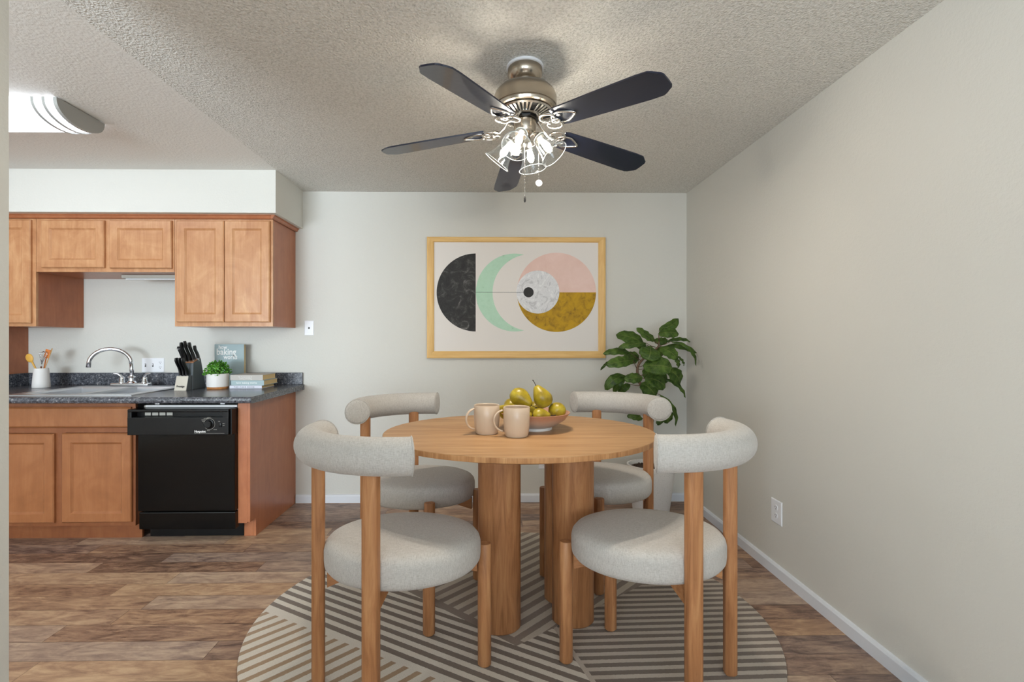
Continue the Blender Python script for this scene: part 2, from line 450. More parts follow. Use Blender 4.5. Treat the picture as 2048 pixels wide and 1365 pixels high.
# wall behind the camera, with a west window and an added east one for fill
bm = bm_new()
WX = [(-3.6, -1.6), (-.65, 1.35)]
box(bm, XL, XR, YF-.1, YF, 0, .45); box(bm, XL, XR, YF-.1, YF, 2.25, ZC)
for a, b_ in ((XL, -3.6), (-1.6, -.65), (1.35, XR)): box(bm, a, b_, YF-.1, YF, .45, 2.25)
struct('wall_front', bm, M['wall'])
for i, (a, b_) in enumerate(WX):
    bm = bm_new()
    for q in ((a, b_, .45, .50), (a, b_, 2.20, 2.25), (a, a+.05, .5, 2.2), (b_-.05, b_, .5, 2.2), ((a+b_)/2-.02, (a+b_)/2+.02, .5, 2.2)):
        box(bm, q[0], q[1], YF-.07, YF-.02, q[2], q[3])
    wn = struct('window_%d' % (i+1), bm, M['trim'])
    bm = bm_new(); box(bm, a+.05, b_-.05, YF-.05, YF-.044, .5, 2.2); g = obj('pane', bm, M['pane'], wn)
def bb_prof(): return [(0, 0), (.016, 0), (.016, .052), (.010, .062), (0, .064)]
bm = bm_new(); prism(bm, bb_prof(), lambda a, b_, d: (d, YB-a, b_), -1.525, XR-.0005); struct('baseboard_back', bm, M['trim'])
bm = bm_new(); prism(bm, bb_prof(), lambda a, b_, d: (XR-a, d, b_), YF, YB-.016); struct('baseboard_right', bm, M['trim'])
bm = bm_new(); prism(bm, bb_prof(), lambda a, b_, d: (-1.24+a, d, b_), -1.2, 1.305); struct('baseboard_partition', bm, M['trim'])

# ---------------------------------------------------------------- upper cabinets
DOORP = lambda y, st: [(.0, y+.006), (.006, y), (st, y), (st+.003, y+.003), (st+.013, y+.011)]
def door(t, x0, x1, z0, z1, y, mat, st=.055, name='door', th=.020):
    bm = bm_new(); panel(bm, x0, x1, z0, z1, y+th, DOORP(y, st)); return obj(name, bm, mat, t)
def upper(x0, x1, z0, z1, label, doors, vis_l=None):
    t = thing('wall_cabinet', label, 'cabinet', ((x0+x1)/2, 3.73, z0), 'maple wall cabinets')
    bm = bm_new(); box(bm, x0+.001, x1-.001, 3.548, YB-.001, z0, z1, mi=0); obj('carcass', bm, M['maple_s'], t)
    bm = bm_new(); w_ = .035
    xs = [x0] + [((doors[i][1]+doors[i+1][0])/2) for i in range(len(doors)-1)] + [x1]
    box(bm, x0, x1, 3.53, 3.548, z1-.035, z1); box(bm, x0, x1, 3.53, 3.548, z0, z0+.03)
    for k, xx in enumerate(xs):
        a, b_ = (xx, xx+w_) if k == 0 else ((xx-w_, xx) if k == len(xs)-1 else (xx-.03, xx+.03))
        box(bm, a, b_, 3.5301, 3.5479, z0+.03, z1-.035)
    obj('face_frame', bm, M['maple'], t)
    for d in doors: door(t, d[0], d[1], d[2], d[3], 3.51, M['maple'])
    return t
upper(-3.59, -3.168, 1.37, 2.12, 'tall maple wall cabinet at the left end, cut off by the near wall', [(-3.565, -3.147-.045, 1.391, 2.118-.008)])
upper(-3.166, -2.212, 1.75, 2.12, 'short two-door maple wall cabinet above the sink', [(-3.12, -2.688, 1.777, 2.108), (-2.651, -2.225, 1.774, 2.108)])
upper(-2.21, -1.53, 1.37, 2.12, 'tall two-door maple wall cabinet at the right end above the books', [(-2.19, -1.8625, 1.399, 2.108), (-1.8585, -1.545, 1.399, 2.108)])
bm = bm_new()
pr = [(0, 0), (.012, 0), (.020, .006), (.026, .018), (.034, .020), (.034, .026), (0, .026)]
prism(bm, pr, lambda a, b_, d: (d, 3.529-a, 2.121+b_), -3.59, -1.529)
prism(bm, pr, lambda a, b_, d: (-1.529+a*.8, d, 2.121+b_), 3.497, YB-.001)
tag(obj('crown_molding', bm, M['maple_s']), 'brown wooden crown strip along the tops of the wall cabinets', 'molding')
# under cabinet light
t = thing('under_cabinet_light', 'slim grey light bar under the short wall cabinet', 'light', (-2.45, 3.7, 1.73))
bm = bm_new(); box(bm, -2.68, -2.24, 3.665, 3.74, 1.724, 1.7495, .004); obj('housing', bm, M['grey'], t)
bm = bm_new(); box(bm, -2.66, -2.26, 3.68, 3.72, 1.716, 1.7235, .002); obj('lens', bm, M['plate'], t)
# tall panel cabinet at the far left
t = thing('pantry_cabinet', 'dark brown wooden tall cabinet side left of the counter', 'cabinet', (-3.9, 3.6, 0))
bm = bm_new(); box(bm, -4.29, -3.594, 3.26, YB-.001, 0, 2.14); obj('carcass', bm, M['maple_s'], t)
door(t, -4.25, -3.63, .15, 2.1, 3.24, M['maple_b'], th=.0195)

# ---------------------------------------------------------------- base cabinets and counter
def base(x0, x1, label, doors, drawer):
    t = thing('base_cabinet', label, 'cabinet', ((x0+x1)/2, 3.5, 0), 'maple base cabinets')
    bm = bm_new(); box(bm, x0+.001, x1-.001, 3.219, YB-.022, .1, .70); box(bm, x0+.001, x1-.001, 3.82, YB-.022, .7, .886)
    obj('carcass', bm, M['maple_s'], t)
    bm = bm_new(); box(bm, x0, x1, 3.2, 3.218, .845, .886); box(bm, x0, x1, 3.2, 3.218, .69, .72); box(bm, x0, x1, 3.2, 3.218, .1, .13)
    for a, b_ in ((x0, x0+.03), (x1-.03, x1)): box(bm, a, b_, 3.2001, 3.2179, .13, .845)
    if len(doors) > 1:
        mm = (doors[0][1]+doors[1][0])/2; box(bm, mm-.035, mm+.035, 3.2001, 3.2179, .13, .69)
    obj('face_frame', bm, M['maple_f'], t)
    bm = bm_new(); box(bm, x0+.001, x1-.001, 3.262, 3.28, 0, .1); obj('toe_kick', bm, M['maple_f'], t)
    for d in doors: door(t, *d, 3.18, M['maple_b'], st=.057)
    bm = bm_new(); panel(bm, drawer[0], drawer[1], drawer[2], drawer[3], 3.199, [(0, 3.188), (.010, 3.180), (.012, 3.180)]); obj('drawer_front', bm, M['maple_b'], t)
    return t
base(-3.22, -2.25, 'two-door maple base cabinet under the sink', [(-3.175, -2.747, .124, .686), (-2.699, -2.266, .126, .688)], (-3.175, -2.272, .724, .852))
base(-3.59, -3.221, 'narrow maple base cabinet at the far left, behind the near wall', [(-3.565, -3.25, .124, .686)], (-3.565, -3.25, .724, .852))
t = thing('cabinet_end_panel', 'red-brown wooden end panel and filler right of the dishwasher', 'panel', (-1.56, 3.5, 0))
bm = bm_new(); poly = [(3.2, .118), (3.28, .118), (3.28, 0), (YB-.001, 0), (YB-.001, .8865), (3.2, .8865)]
prism(bm, poly, lambda a, b_, d: (d, a, b_), -1.548, -1.53); obj('side_panel', bm, M['maple_s'], t)
bm = bm_new(); box(bm, -1.607, -1.5485, 3.2, 3.22, .112, .8865); box(bm, -1.606, -1.549, 3.28, 3.295, 0, .112); obj('filler', bm, M['maple_s'], t)

t = thing('countertop', 'dark speckled laminate kitchen countertop with low backsplash', 'countertop', (-2.5, 3.5, .887))
bm = bm_new()
# slab with a cut-out for the sink, bullnosed front
SX0, SX1, SY0, SY1 = -3.02, -2.27, 3.19, 3.78
def nose(bm, x0, x1):
    pr = [(3.19, .887), (3.085, .887), (3.073, .893), (3.068, .905), (3.070, .918), (3.080, .9265), (3.092, .9275), (3.19, .9275)]
    prism(bm, pr, lambda a, b_, d: (d, a, b_), x0, x1)
nose(bm, -3.588, -1.462)
box(bm, -3.588, SX0, 3.19, YB-.001, .887, .9275); box(bm, SX1, -1.462, 3.19, YB-.001, .887, .9275)
box(bm, SX0, SX1, SY1, YB-.001, .887, .9275)
obj('slab', bm, M['counter'], t)
bm = bm_new(); box(bm, -3.588, -1.470, 3.918, YB-.001, .928, 1.021, .003); box(bm, -3.588, -3.568, 3.2, 3.917, .928, 1.021, .003)
obj('backsplash', bm, M['counter'], t)

# sink
t = thing('kitchen_sink', 'double-bowl stainless steel sink set in the dark countertop', 'sink', (-2.65, 3.48, .93))
bm = bm_new()
zt = .934; bx = [(-2.975, -2.635), (-2.575, -2.305)]; by = (3.215, 3.68)
X = [-3.045, bx[0][0], bx[0][1], bx[1][0], bx[1][1], -2.245]; Yk = [3.155, by[0], by[1], 3.805]
grid = {}
for i, xx in enumerate(X):
    for j, yy in enumerate(Yk): grid[i, j] = bm.verts.new((xx, yy, zt + (.0 if 0 < i < 5 and 0 < j < 3 else -.001)))
for i in range(5):
    for j in range(3):
        if j == 1 and i in (1, 3): continue
        bm.faces.new((grid[i, j], grid[i+1, j], grid[i+1, j+1], grid[i, j+1]))
for i in (1, 3):
    top = [grid[i, 1], grid[i+1, 1], grid[i+1, 2], grid[i, 2]]; cx = (X[i]+X[i+1])/2; cy = (by[0]+by[1])/2
    prev = top
    for s_, dz in ((.975, -.012), (.95, -.13), (.90, -.165)):
        ring = [bm.verts.new((cx+(v.co.x-cx)*s_, cy+(v.co.y-cy)*s_, zt+dz)) for v in top]
        for k in range(4): bm.faces.new((prev[k], prev[(k+1) % 4], ring[(k+1) % 4], ring[k]))
        prev = ring
    bm.faces.new(prev)
# rolled rim edge
rim = [(X[0], Yk[0]), (X[5], Yk[0]), (X[5], Yk[3]), (X[0], Yk[3])]
a = [bm.verts.new((p[0], p[1], zt-.001)) for p in rim]; b2 = [bm.verts.new((p[0], p[1], .9277)) for p in rim]
for k in range(4): bm.faces.new((a[k], a[(k+1) % 4], b2[(k+1) % 4], b2[k]))
bmesh.ops.remove_doubles(bm, verts=bm.verts[:], dist=1e-5)
obj('basin', bm, M['steel'], t)
for cx in (-2.805, -2.44):
    bm = bm_new(); lathe(bm, [(.0, .7705), (.028, .7705), (.036, .7725), (.038, .7715)], (cx, 3.45, 0), 24); obj('drain', bm, M['chrome'], t, True)

# faucet
t = thing('kitchen_faucet', 'chrome gooseneck faucet with two lever handles behind the sink', 'faucet', (-2.68, 3.75, .934))
bm = bm_new(); box(bm, -2.81, -2.53, 3.725, 3.775, .9345, .957, .009, seg=3); obj('deck_plate', bm, M['chrome'], t, 40)
bm = bm_new(); cx, cy = -2.665, 3.75
lathe(bm, [(.034, .956), (.030, .965), (.022, .972), (.021, .992), (.026, .998), (.022, 1.004), (.014, 1.008), (.013, 1.02)], (cx, cy, 0), 24)
obj('spout_base', bm, M['chrome'], t, 40)
bm = bm_new(); pts = [(cx, cy, 1.0), (cx, cy, 1.06), (cx-.002, cy, 1.10)]
for k in range(0, 19):
    a = R(k*9.4); pts.append((cx-.117*(1-math.cos(a))*1.0-.002, cy-.10*(1-math.cos(a))/2, 1.10+.110*math.sin(a)))
lx = pts[-1]; pts.append((lx[0]-.006, lx[1], 1.078))
tube(bm, pts, [.0135]*(len(pts)-3)+[.0135, .0135, .0145], 16); obj('spout', bm, M['chrome'], t, True)
for sx in (-1, 1):
    hx = cx+.012+sx*.083
    bm = bm_new(); lathe(bm, [(.022, .956), (.022, .962), (.017, .97), (.016, .992), (.012, 1.003), (.003, 1.006)], (hx, cy, 0), 20)
    tube(bm, [(hx, cy, .985), (hx+sx*.006, cy-.005, 1.010), (hx+sx*.024, cy-.012, 1.024), (hx+sx*.052, cy-.018, 1.028)], [.009, .0095, .0075, .004], 12)
    obj('handle', bm, M['chrome'], t, 50)

# dishwasher
t = thing('dishwasher', 'black dishwasher with control knob under the countertop', 'dishwasher', (-1.92, 3.4, 0))
bm = bm_new(); box(bm, -2.215, -1.612, 3.225, 3.88, .11, .858, .004); obj('tub', bm, M['grey'], t)
bm = bm_new(); box(bm, -2.212, -1.609, 3.165, 3.222, .20, .69, .006); obj('door', bm, M['black'], t)
bm = bm_new()
box(bm, -2.240, -1.622, 3.112, 3.222, .688, .798, .004); box(bm, -2.240, -1.622, 3.112, 3.222, .830, .847, .005)
box(bm, -2.240, -2.216, 3.114, 3.222, .79, .835, .003); box(bm, -1.66, -1.622, 3.114, 3.222, .79, .835, .003)
box(bm, -2.218, -1.655, 3.165, 3.222, .79, .835); con = obj('control_panel', bm, M['blackp'], t)
bm = bm_new(); box(bm, -1.62, -1.610, 3.13, 3.222, .688, .845, .003); obj('hinge_cover', bm, M['blackp'], t)
bm = bm_new()
for k in range(4): box(bm, -2.165+k*.045, -2.165+k*.045+.037, 3.160, 3.1645, .803, .822, .002)
obj('vent', bm, M['grey'], t)
bm = bm_new(); box(bm, -2.208, -1.609, 3.17, 3.222, .085, .192, .005); obj('access_panel', bm, M['black'], t)
bm = bm_new(); box(bm, -2.214, -1.613, 3.285, 3.3, 0, .11); obj('kick_plate', bm, M['blackp'], t)
for xx in (-2.11, -1.70):
    bm = bm_new(); box(bm, xx-.014, xx+.014, 3.19, 3.24, .868, .8855, .002); obj('mounting_bracket', bm, M['steel'], t)
bm = bm_new(); box(bm, -2.19, -1.615, 3.205, 3.224, .8485, .862); obj('tub_rim', bm, M['ceramic'], t)
kx, kz = -1.738, .757; ky = 3.1115
rotk = Matrix.Rotation(PI/2, 4, 'X')
bm = bm_new(); lathe(bm, [(.0, 0), (.030, 0), (.0295, .006), (.024, .008), (.023, .022), (.020, .025), (.0, .025)], (kx, ky, kz), 32, rotk); kn = sub('knob', bm, M['blackp'], con, 40)
bm = bm_new(); tube(bm, [(kx+.034*math.cos(2*PI*k/40), ky, kz+.034*math.sin(2*PI*k/40)) for k in range(40)], .0009, 6, True); sub('dial_ring', bm, M['grey'], con, True)
bm = bm_new(); box(bm, -1.676, -1.664, 3.104, 3.1118, .738, .762, .002); sub('rocker_switch', bm, M['blackp'], con, 40)
ptx = lambda x0, z0, yy: (lambda a, b_, d: (x0+a, yy-d, z0+b_))
bm = text_bm('Hotpoint', .0185, ptx(-1.829, .705, 3.111), bold=.0004); sub('lettering', bm, M['lettering'], con)
bm = bm_new()
for (s, xx, zz) in (('HEAVY', -1.752, .800-.006), ('NORMAL', -1.772, .7885), ('LIGHT', -1.786, .780), ('RINSE', -1.782, .771), ('ON', -1.684, .770), ('DRY', -1.657, .756), ('OFF', -1.657, .744), ('POTS', -1.752, .714), ('HOLD', -1.712, .720)):
    join(bm, text_bm(s, .0075, ptx(xx, zz, 3.1112), .0003))
box(bm, -1.83, -1.645, 3.1108, 3.1116, .6985, .6995)
sub('dial_marking', bm, M['grey'], con)

# ---------------------------------------------------------------- wall plates
def plate(name, label, cat, org, fn, w_, h_, gangs):
    """fn(a,b,d): a across, b up, d out of the wall"""
    t = thing(name, label, cat, org, 'white wall plates')
    bm = bm_new()
    rings = []
    for ins, d in ((0, .0005), (0, .003), (.004, .006)):
        rings.append([bm.verts.new(fn(a, b_, d)) for a, b_ in ((-w_/2+ins, -h_/2+ins), (w_/2-ins, -h_/2+ins), (w_/2-ins, h_/2-ins), (-w_/2+ins, h_/2-ins))])
    for i in range(2):
        for k in range(4): bm.faces.new((rings[i][k], rings[i][(k+1) % 4], rings[i+1][(k+1) % 4], rings[i+1][k]))
    bm.faces.new(rings[-1]); bm.faces.new(rings[0][::-1])
    obj('cover_plate', bm, M['plate'], t)
    def bx(bm, a0, a1, b0, b1, d0, d1):
        prism(bm, [(a0, b0), (a1, b0), (a1, b1), (a0, b1)], fn, d0, d1)
    n = len(gangs)
    for i, g in enumerate(gangs):
        c = (i-(n-1)/2)*w_/n
        if g == 'outlet':
            for s in (-1, 1):
                bm = bm_new(); k = s*h_*.17; ww = min(w_/n*.34, .017)
                prism(bm, [(c+ww*math.cos(R(q)), k+ww*.95*math.sin(R(q))) for q in range(0, 360, 24)], fn, .0055, .0078); rc = obj('receptacle', bm, M['plate'], t)
                bm = bm_new(); bx(bm, c-.0075, c-.005, k, k+.009, .0076, .0083); bx(bm, c+.005, c+.0075, k, k+.009, .0076, .0083); bx(bm, c-.002, c+.002, k-.009, k-.004, .0076, .0083)
                sub('slot', bm, M['dark'], rc)
        elif g == 'switch':
            bm = bm_new(); bx(bm, c-.005, c+.005, -.012, .012, .0055, .007); obj('switch_slot', bm, M['dark'], t)
            bm = bm_new(); bx(bm, c-.0035, c+.0035, -.002, .009, .0065, .017); obj('toggle', bm, M['plate'], t)
        elif g == 'jack':
            bm = bm_new(); bx(bm, c-.006, c+.006, -.007, .007, .0055, .0068); obj('jack', bm, M['dark'], t)
    return t
fb = lambda ox, oz: (lambda a, b_, d: (ox+a, YB-d, oz+b_))
plate('switch_plate', 'white three-gang switch and outlet plate behind the faucet', 'switch plate', (-2.633, YB, 1.079), fb(-2.633, 1.079), .172, .112, ['switch', 'switch', 'outlet'])
plate('switch_plate', 'small white jack plate on the wall right of the kitchen cabinets', 'wall plate', (-1.424, YB, 1.369), fb(-1.424, 1.369), .072, .115, ['jack'])
plate('outlet_plate', 'white outlet plate low on the back wall, glimpsed between the table legs', 'outlet', (.412, YB, .315), fb(.412, .315), .072, .115, ['outlet'])
plate('outlet_plate', 'white duplex outlet plate low on the right wall', 'outlet', (XR, 2.686, .345), (lambda a, b_, d: (XR-d, 2.686-a, .345+b_)), .10, .128, ['outlet'])

# ---------------------------------------------------------------- kitchen ceiling light
t = thing('kitchen_ceiling_light', 'wraparound kitchen ceiling light with glowing white diffuser', 'ceiling light', (-2.75, 2.56, ZC))
YC_, HW, DR = 2.565, .145, .088
def lp(a, k=1.0): return (YC_ - HW*k*math.cos(a), ZC - .004 - DR*k*math.sin(a)**.8)
def arc(k=1.0, n=20): return [lp(PI*i/n, k) for i in range(n+1)]
bm = bm_new()
A = arc(.985); xs = [-3.45, -2.10]
rr_ = [[bm.verts.new((xx, p[0], p[1])) for p in A] for xx in xs]
for i in range(len(A)-1): bm.faces.new((rr_[0][i], rr_[0][i+1], rr_[1][i+1], rr_[1][i]))
df = obj('diffuser', bm, M['tube'], t, True, recalc=True)
def strip(bm, x0, x1, k=1.0, th=.006):
    A = arc(k); B = arc(k-th/.12)
    prism(bm, A + B[::-1], lambda a, b_, d: (d, a, b_), x0, x1)
for e, nm in ((-2.08, 1), (-3.47, -1)):
    bm = bm_new()
    A = arc(1.03); prism(bm, A, lambda a, b_, d: (d, a, b_), e-.010, e+.008); 
    obj('end_cap', bm, M['metalgrey'], t, 40)
    bm = bm_new()
    for dx in (.052, .105): strip(bm, e-nm*dx-.007, e-nm*dx+.007, 1.07)
    obj('trim_bar', bm, M['metalgrey'], t, 40)
bm = bm_new(); box(bm, -3.46, -2.09, YC_-.12, YC_+.12, ZC-.006, ZC-.0005); obj('mounting_pan', bm, M['plate'], t)

# ---------------------------------------------------------------- ceiling fan
FC = (.145, 2.13, 2.44)
t = thing('ceiling_fan', 'brushed nickel ceiling fan with five dark blades and four lit glass shades', 'ceiling fan', FC, baked=False)
t.scale = (1, 1.10, 1)
def fobj(name, bm, mat, smooth=None, parent=None):
    o = obj(name, bm, mat, None, smooth); o.parent = parent or t; return o
Z = lambda z: z-2.44
bm = bm_new(); lathe(bm, [(.0, -.0006), (.079, -.0006), (.079, -.010), (.070, -.013), (0, -.013)], seg=48); fobj('ceiling_ring', bm, M['plate'], 40)
bm = bm_new(); lathe(bm, [(.074, Z(2.428)), (.0745, Z(2.405)), (.068, Z(2.39)), (.056, Z(2.375)), (.046, Z(2.366)), (.044, Z(2.355))], seg=48); fobj('canopy', bm, M['nickel'], 40)
bm = bm_new(); lathe(bm, [(.0, Z(2.364)), (.05, Z(2.362)), (.085, Z(2.352)), (.112, Z(2.338)), (.128, Z(2.32)), (.134, Z(2.302)), (.134, Z(2.262)), (.131, Z(2.260)), (.131, Z(2.257)), (.134, Z(2.255)), (.131, Z(2.246)), (.118, Z(2.242)), (.0, Z(2.238))], seg=64); mh = fobj('motor_housing', bm, M['nickel'], 40)
bm = bm_new()
for k in range(40):
    a = 2*PI*k/40; mr = Matrix.Rotation(a, 4, 'Z')
    if k % 8 in (0,): continue
    prism(bm, [(.072, -.0028), (.112, -.0044), (.112, .0044), (.072, .0028)], lambda p, q, d: mr @ Vector((p, q, Z(2.2375) - (.112-p)*.28 + d)), -.005, .0)
lathe(bm, [(.114, Z(2.242)), (.120, Z(2.238)), (.114, Z(2.233)), (.110, Z(2.236))], seg=48, cap=False)
lathe(bm, [(.06, Z(2.228)), (.074, Z(2.226)), (.076, Z(2.220)), (.06, Z(2.218))], seg=40, cap=False)
fobj('vent_ring', bm, M['bright_nickel'], 40, mh)
bm = bm_new(); lathe(bm, [(0, Z(2.2405)), (.117, Z(2.2405)), (.062, Z(2.223)), (0, Z(2.223))], seg=40); fobj('vent_recess', bm, M['blackp'], 40, mh)
bm = bm_new(); lathe(bm, [(0, Z(2.224)), (.058, Z(2.224)), (.058, Z(2.210)), (0, Z(2.210))], seg=10); fobj('flywheel', bm, M['blackp'])
bm = bm_new(); lathe(bm, [(0, Z(2.212)), (.047, Z(2.212)), (.048, Z(2.205)), (.047, Z(2.162)), (.042, Z(2.152)), (.026, Z(2.147)), (.022, Z(2.11)), (.026, Z(2.104)), (.022, Z(2.09)), (.0, Z(2.084))], seg=36); fobj('switch_housing', bm, M['nickel'], 40)
def blade_bm():
    bm = bm_new()
    L = .47; out = []
    pts = [(.0, .050), (.02, .056), (.20, .062), (.38, .067), (.425, .066), (.437, .058), (.450, .046), (.462, .040), (.468, .028), (.468, .0)]
    prof = pts + [(p[0], -p[1]) for p in pts[::-1][1:]]
    prism(bm, prof, lambda a, b_, d: (a, b_, d), -.003, .003)
    r = bmesh.ops.bevel(bm, geom=[e for e in bm.edges if abs(e.verts[0].co.z-e.verts[1].co.z) < 1e-6], offset=.0012, segments=1, affect='EDGES')
    return bm
def iron_bm():
    bm = bm_new(); z = -.010
    sec = [(math.cos(2*PI*k/10)*.55, math.sin(2*PI*k/10)) for k in range(10)]
    # arm from the hub
    tube(bm, [(-.150, 0, .050), (-.125, 0, .040), (-.10, 0, .012), (-.075, 0, -.006), (-.05, 0, -.010)], [.011, .010, .008, .007, .006], 10, sec=sec, up=(0, 0, 1))
    def loop(p, r=.0046): tube(bm, p, r, 8, True)
    # pointed outer leaf
    pl = []
    for k in range(36):
        a = 2*PI*k/36; rad = 1-.0*math.cos(a)
        xx = .035+.055*math.cos(a); yy = .034*math.sin(a)*(1-.55*max(0, math.cos(a)))
        pl.append((xx-.01, yy, z+.003))
    loop(pl)
    for s in (-1, 1):
        pl = [(-.042+.034*math.cos(2*PI*k/28)+.004, s*.026+.026*math.sin(2*PI*k/28), z-.002) for k in range(28)]; loop(pl, .0050)
    loop([(-.012+.016*math.cos(2*PI*k/20), .012*math.sin(2*PI*k/20), z-.006) for k in range(20)], .0042)
    lathe(bm, [(0, z+.006), (.010, z+.006), (.010, z-.010), (.004, z-.013), (0, z-.013)], (-.045, 0, 0), 14)
    return bm
A0 = 24.3
bmats = [M['blade']]
for azk in (24.3, 96.3, 169.5, 237.8, 312.3):
    az = R(azk)
    bmb = blade_bm()
    mt = Matrix.Rotation(az, 4, 'Z') @ Matrix.Translation((.172, 0, Z(2.166))) @ Matrix.Rotation(R(5.5), 4, 'Y') @ Matrix.Rotation(R(-11), 4, 'X')
    bmb.transform(mt); bl = fobj('blade', bmb, M['blade'])
    bi = iron_bm(); mt2 = Matrix.Rotation(az, 4, 'Z') @ Matrix.Translation((.185, 0, Z(2.166))) @ Matrix.Rotation(R(5.5), 4, 'Y') @ Matrix.Rotation(R(-9), 4, 'X')
    bi.transform(mt2); fobj('blade_iron', bi, M['bright_nickel'], True, bl)
for k, azd in enumerate((-20, 70, 160, 250)):
    mr = Matrix.Rotation(R(azd), 4, 'Z')
    bm = bm_new(); tube(bm, [mr @ Vector(p) for p in ((.015, 0, Z(2.135)), (.034, 0, Z(2.150)), (.050, 0, Z(2.147)), (.058, 0, Z(2.132)))], .0085, 12)
    tilt = 40; base_m = Matrix.Translation(mr @ Vector((.055, 0, Z(2.137)))) @ mr @ Matrix.Rotation(R(-tilt), 4, 'Y') @ Matrix.Rotation(PI, 4, 'X')
    lathe(bm, [(0, -.004), (.018, -.004), (.024, .004), (.025, .018), (.022, .020), (0, .020)], mat=base_m, seg=24)
    arm = fobj('lamp_arm', bm, M['bright_nickel'], 50)
    bm = bm_new()
    prof = [(.0255, .008), (.028, .014), (.033, .035), (.038, .055), (.043, .075), (.050, .095), (.060, .112), (.0625, .114), (.060, .110), (.048, .093), (.041, .075), (.036, .055), (.031, .035), (.026, .015)]
    lathe(bm, prof, mat=base_m, seg=40, cap=False); shade = fobj('glass_shade', bm, M['glass'], True, arm)
    bm = bm_new(); tube(bm, [base_m @ Vector((.0615*math.cos(2*PI*q/40), .0615*math.sin(2*PI*q/40), .113)) for q in range(40)], .0016, 8, True); tube(bm, [base_m @ Vector((.0265*math.cos(2*PI*q/30), .0265*math.sin(2*PI*q/30), .010)) for q in range(30)], .0016, 8, True)
    fobj('shade_rim', bm, M['rim_glint'], True, arm)
    bm = bm_new(); lathe(bm, [(.008, .020), (.009, .03), (.0125, .045), (.015, .058), (.0145, .068), (.010, .078), (.005, .083), (.0, .084)], mat=base_m, seg=20); fobj('bulb', bm, M['bulb'], True, arm)
    ld = bpy.data.lights.new('shade_light', 'SPOT'); ld.shadow_soft_size = .012; ld.spot_size = R(165); ld.spot_blend = .7; ld.energy = SHADE_W; ld.color = (1, .91, .80)
    lo = bpy.data.objects.new('shade_light', ld); C.objects.link(lo); q_ = base_m @ Vector((0, 0, .107)); lo.location = (FC[0]+q_.x, FC[1]+q_.y*1.10, FC[2]+q_.z); lo.rotation_euler = (base_m.to_3x3() @ Matrix.Rotation(PI, 3, 'X')).to_euler()
for (dx, dy, zb, kind) in ((-.003, -.03, 1.878, 'bar'), (.058, -.01, 1.955, 'disc')):
    bm = bm_new(); tube(bm, [(dx, dy, Z(2.15)), (dx, dy, Z(zb))], .0013, 6)
    zz = zb
    while zz < 2.14: 
        lathe(bm, [(0, -.0022), (.0022, 0), (0, .0022)], (dx, dy, Z(zz)), 6, cap=False); zz += .012
    ch = fobj('pull_chain', bm, M['bright_nickel'])
    bm = bm_new()
    if kind == 'bar': lathe(bm, [(.001, Z(zb)+.004), (.004, Z(zb)-.002), (.0045, Z(zb)-.018), (.002, Z(zb)-.024)], (dx, dy, 0), 12)
    else: lathe(bm, [(0, -.002), (.014, -.002), (.0145, 0), (.014, .002), (0, .002)], (dx, dy, Z(zb)-.013), 24, Matrix.Rotation(PI/2, 4, 'X'))
    fobj('pendant', bm, M['dark'] if kind == 'bar' else M['plate'], 40, ch)

# ---------------------------------------------------------------- framed print
t = thing('framed_print', 'pine-framed abstract print of coloured circles on the back wall', 'picture', (.2, YB, 1.6))
x0, x1, z0, z1 = -.500, .898, 1.133, 2.081; fw = .054
def rail(bm, P, Q, inn):  # P,Q outer corners (x,z); inn inner corners
    prof = [(0, YB-.001), (0, YB-.034), (.012, YB-.036), (fw-.010, YB-.030), (fw, YB-.024), (fw, YB-.001)]
    rings = []
    for (o, i) in ((P, inn[0]), (Q, inn[1])):
        rings.append([bm.verts.new((o[0]+(i[0]-o[0])*a/fw, y_, o[1]+(i[1]-o[1])*a/fw)) for a, y_ in prof])
    n = len(prof)
    for k in range(n): bm.faces.new((rings[0][k], rings[0][(k+1) % n], rings[1][(k+1) % n], rings[1][k]))
    bm.faces.new(rings[0]); bm.faces.new(rings[1][::-1])
O = [(x0, z0), (x1, z0), (x1, z1), (x0, z1)]; I = [(x0+fw, z0+fw), (x1-fw, z0+fw), (x1-fw, z1-fw*.72), (x0+fw, z1-fw*.72)]
for k in range(4):
    bm = bm_new(); rail(bm, O[k], O[(k+1) % 4], (I[k], I[(k+1) % 4]))
    obj('frame_stile' if k % 2 else 'frame_rail', bm, M['pine_v'] if k % 2 else M['pine'], t)
bm = bm_new(); yp = YB-.016
def flat(poly, y_, mi):
    f = bm.faces.new([bm.verts.new((p[0], y_, p[1])) for p in poly]); f.material_index = mi
box(bm, x0+fw-.003, x1-fw+.003, yp, YB-.002, z0+fw-.003, z1-fw*.72+.003, mi=0)
def circ(cx, cz, r, a0, a1, n=64): return [(cx+r*math.cos(R(a0+(a1-a0)*k/n)), cz+r*math.sin(R(a0+(a1-a0)*k/n))) for k in range(n+1)]
e = .0006
flat(circ(-.120, 1.648, .306, 90, 270), yp-e, 1)
# crescent as a strip of quads
outer = circ(.187, 1.648, .306, 76.5, 283.5, 60)
cxi = .314; inner = circ(cxi, 1.648, .302, 100.3, 259.7, 60)
for k in range(60): flat([outer[k], outer[k+1], inner[k+1], inner[k]], yp-e, 2)
flat(circ(.515, 1.650, .3115, 0, 180), yp-e, 3); flat(circ(.515, 1.650, .3115, 180, 360), yp-e, 4)
flat(circ(.3685, 1.652, .169, 0, 354), yp-2*e, 5)
flat(circ(.295, 1.650, .040, 0, 354), yp-3*e, 6); flat([(-.123, 1.6485), (.26, 1.6485), (.26, 1.6515), (-.123, 1.6515)], yp-3*e, 6)
obj('print', bm, [M['paper'], M['p_black'], M['p_green'], M['p_pink'], M['p_gold'], M['p_marble'], M['p_dot']], t, recalc=False)

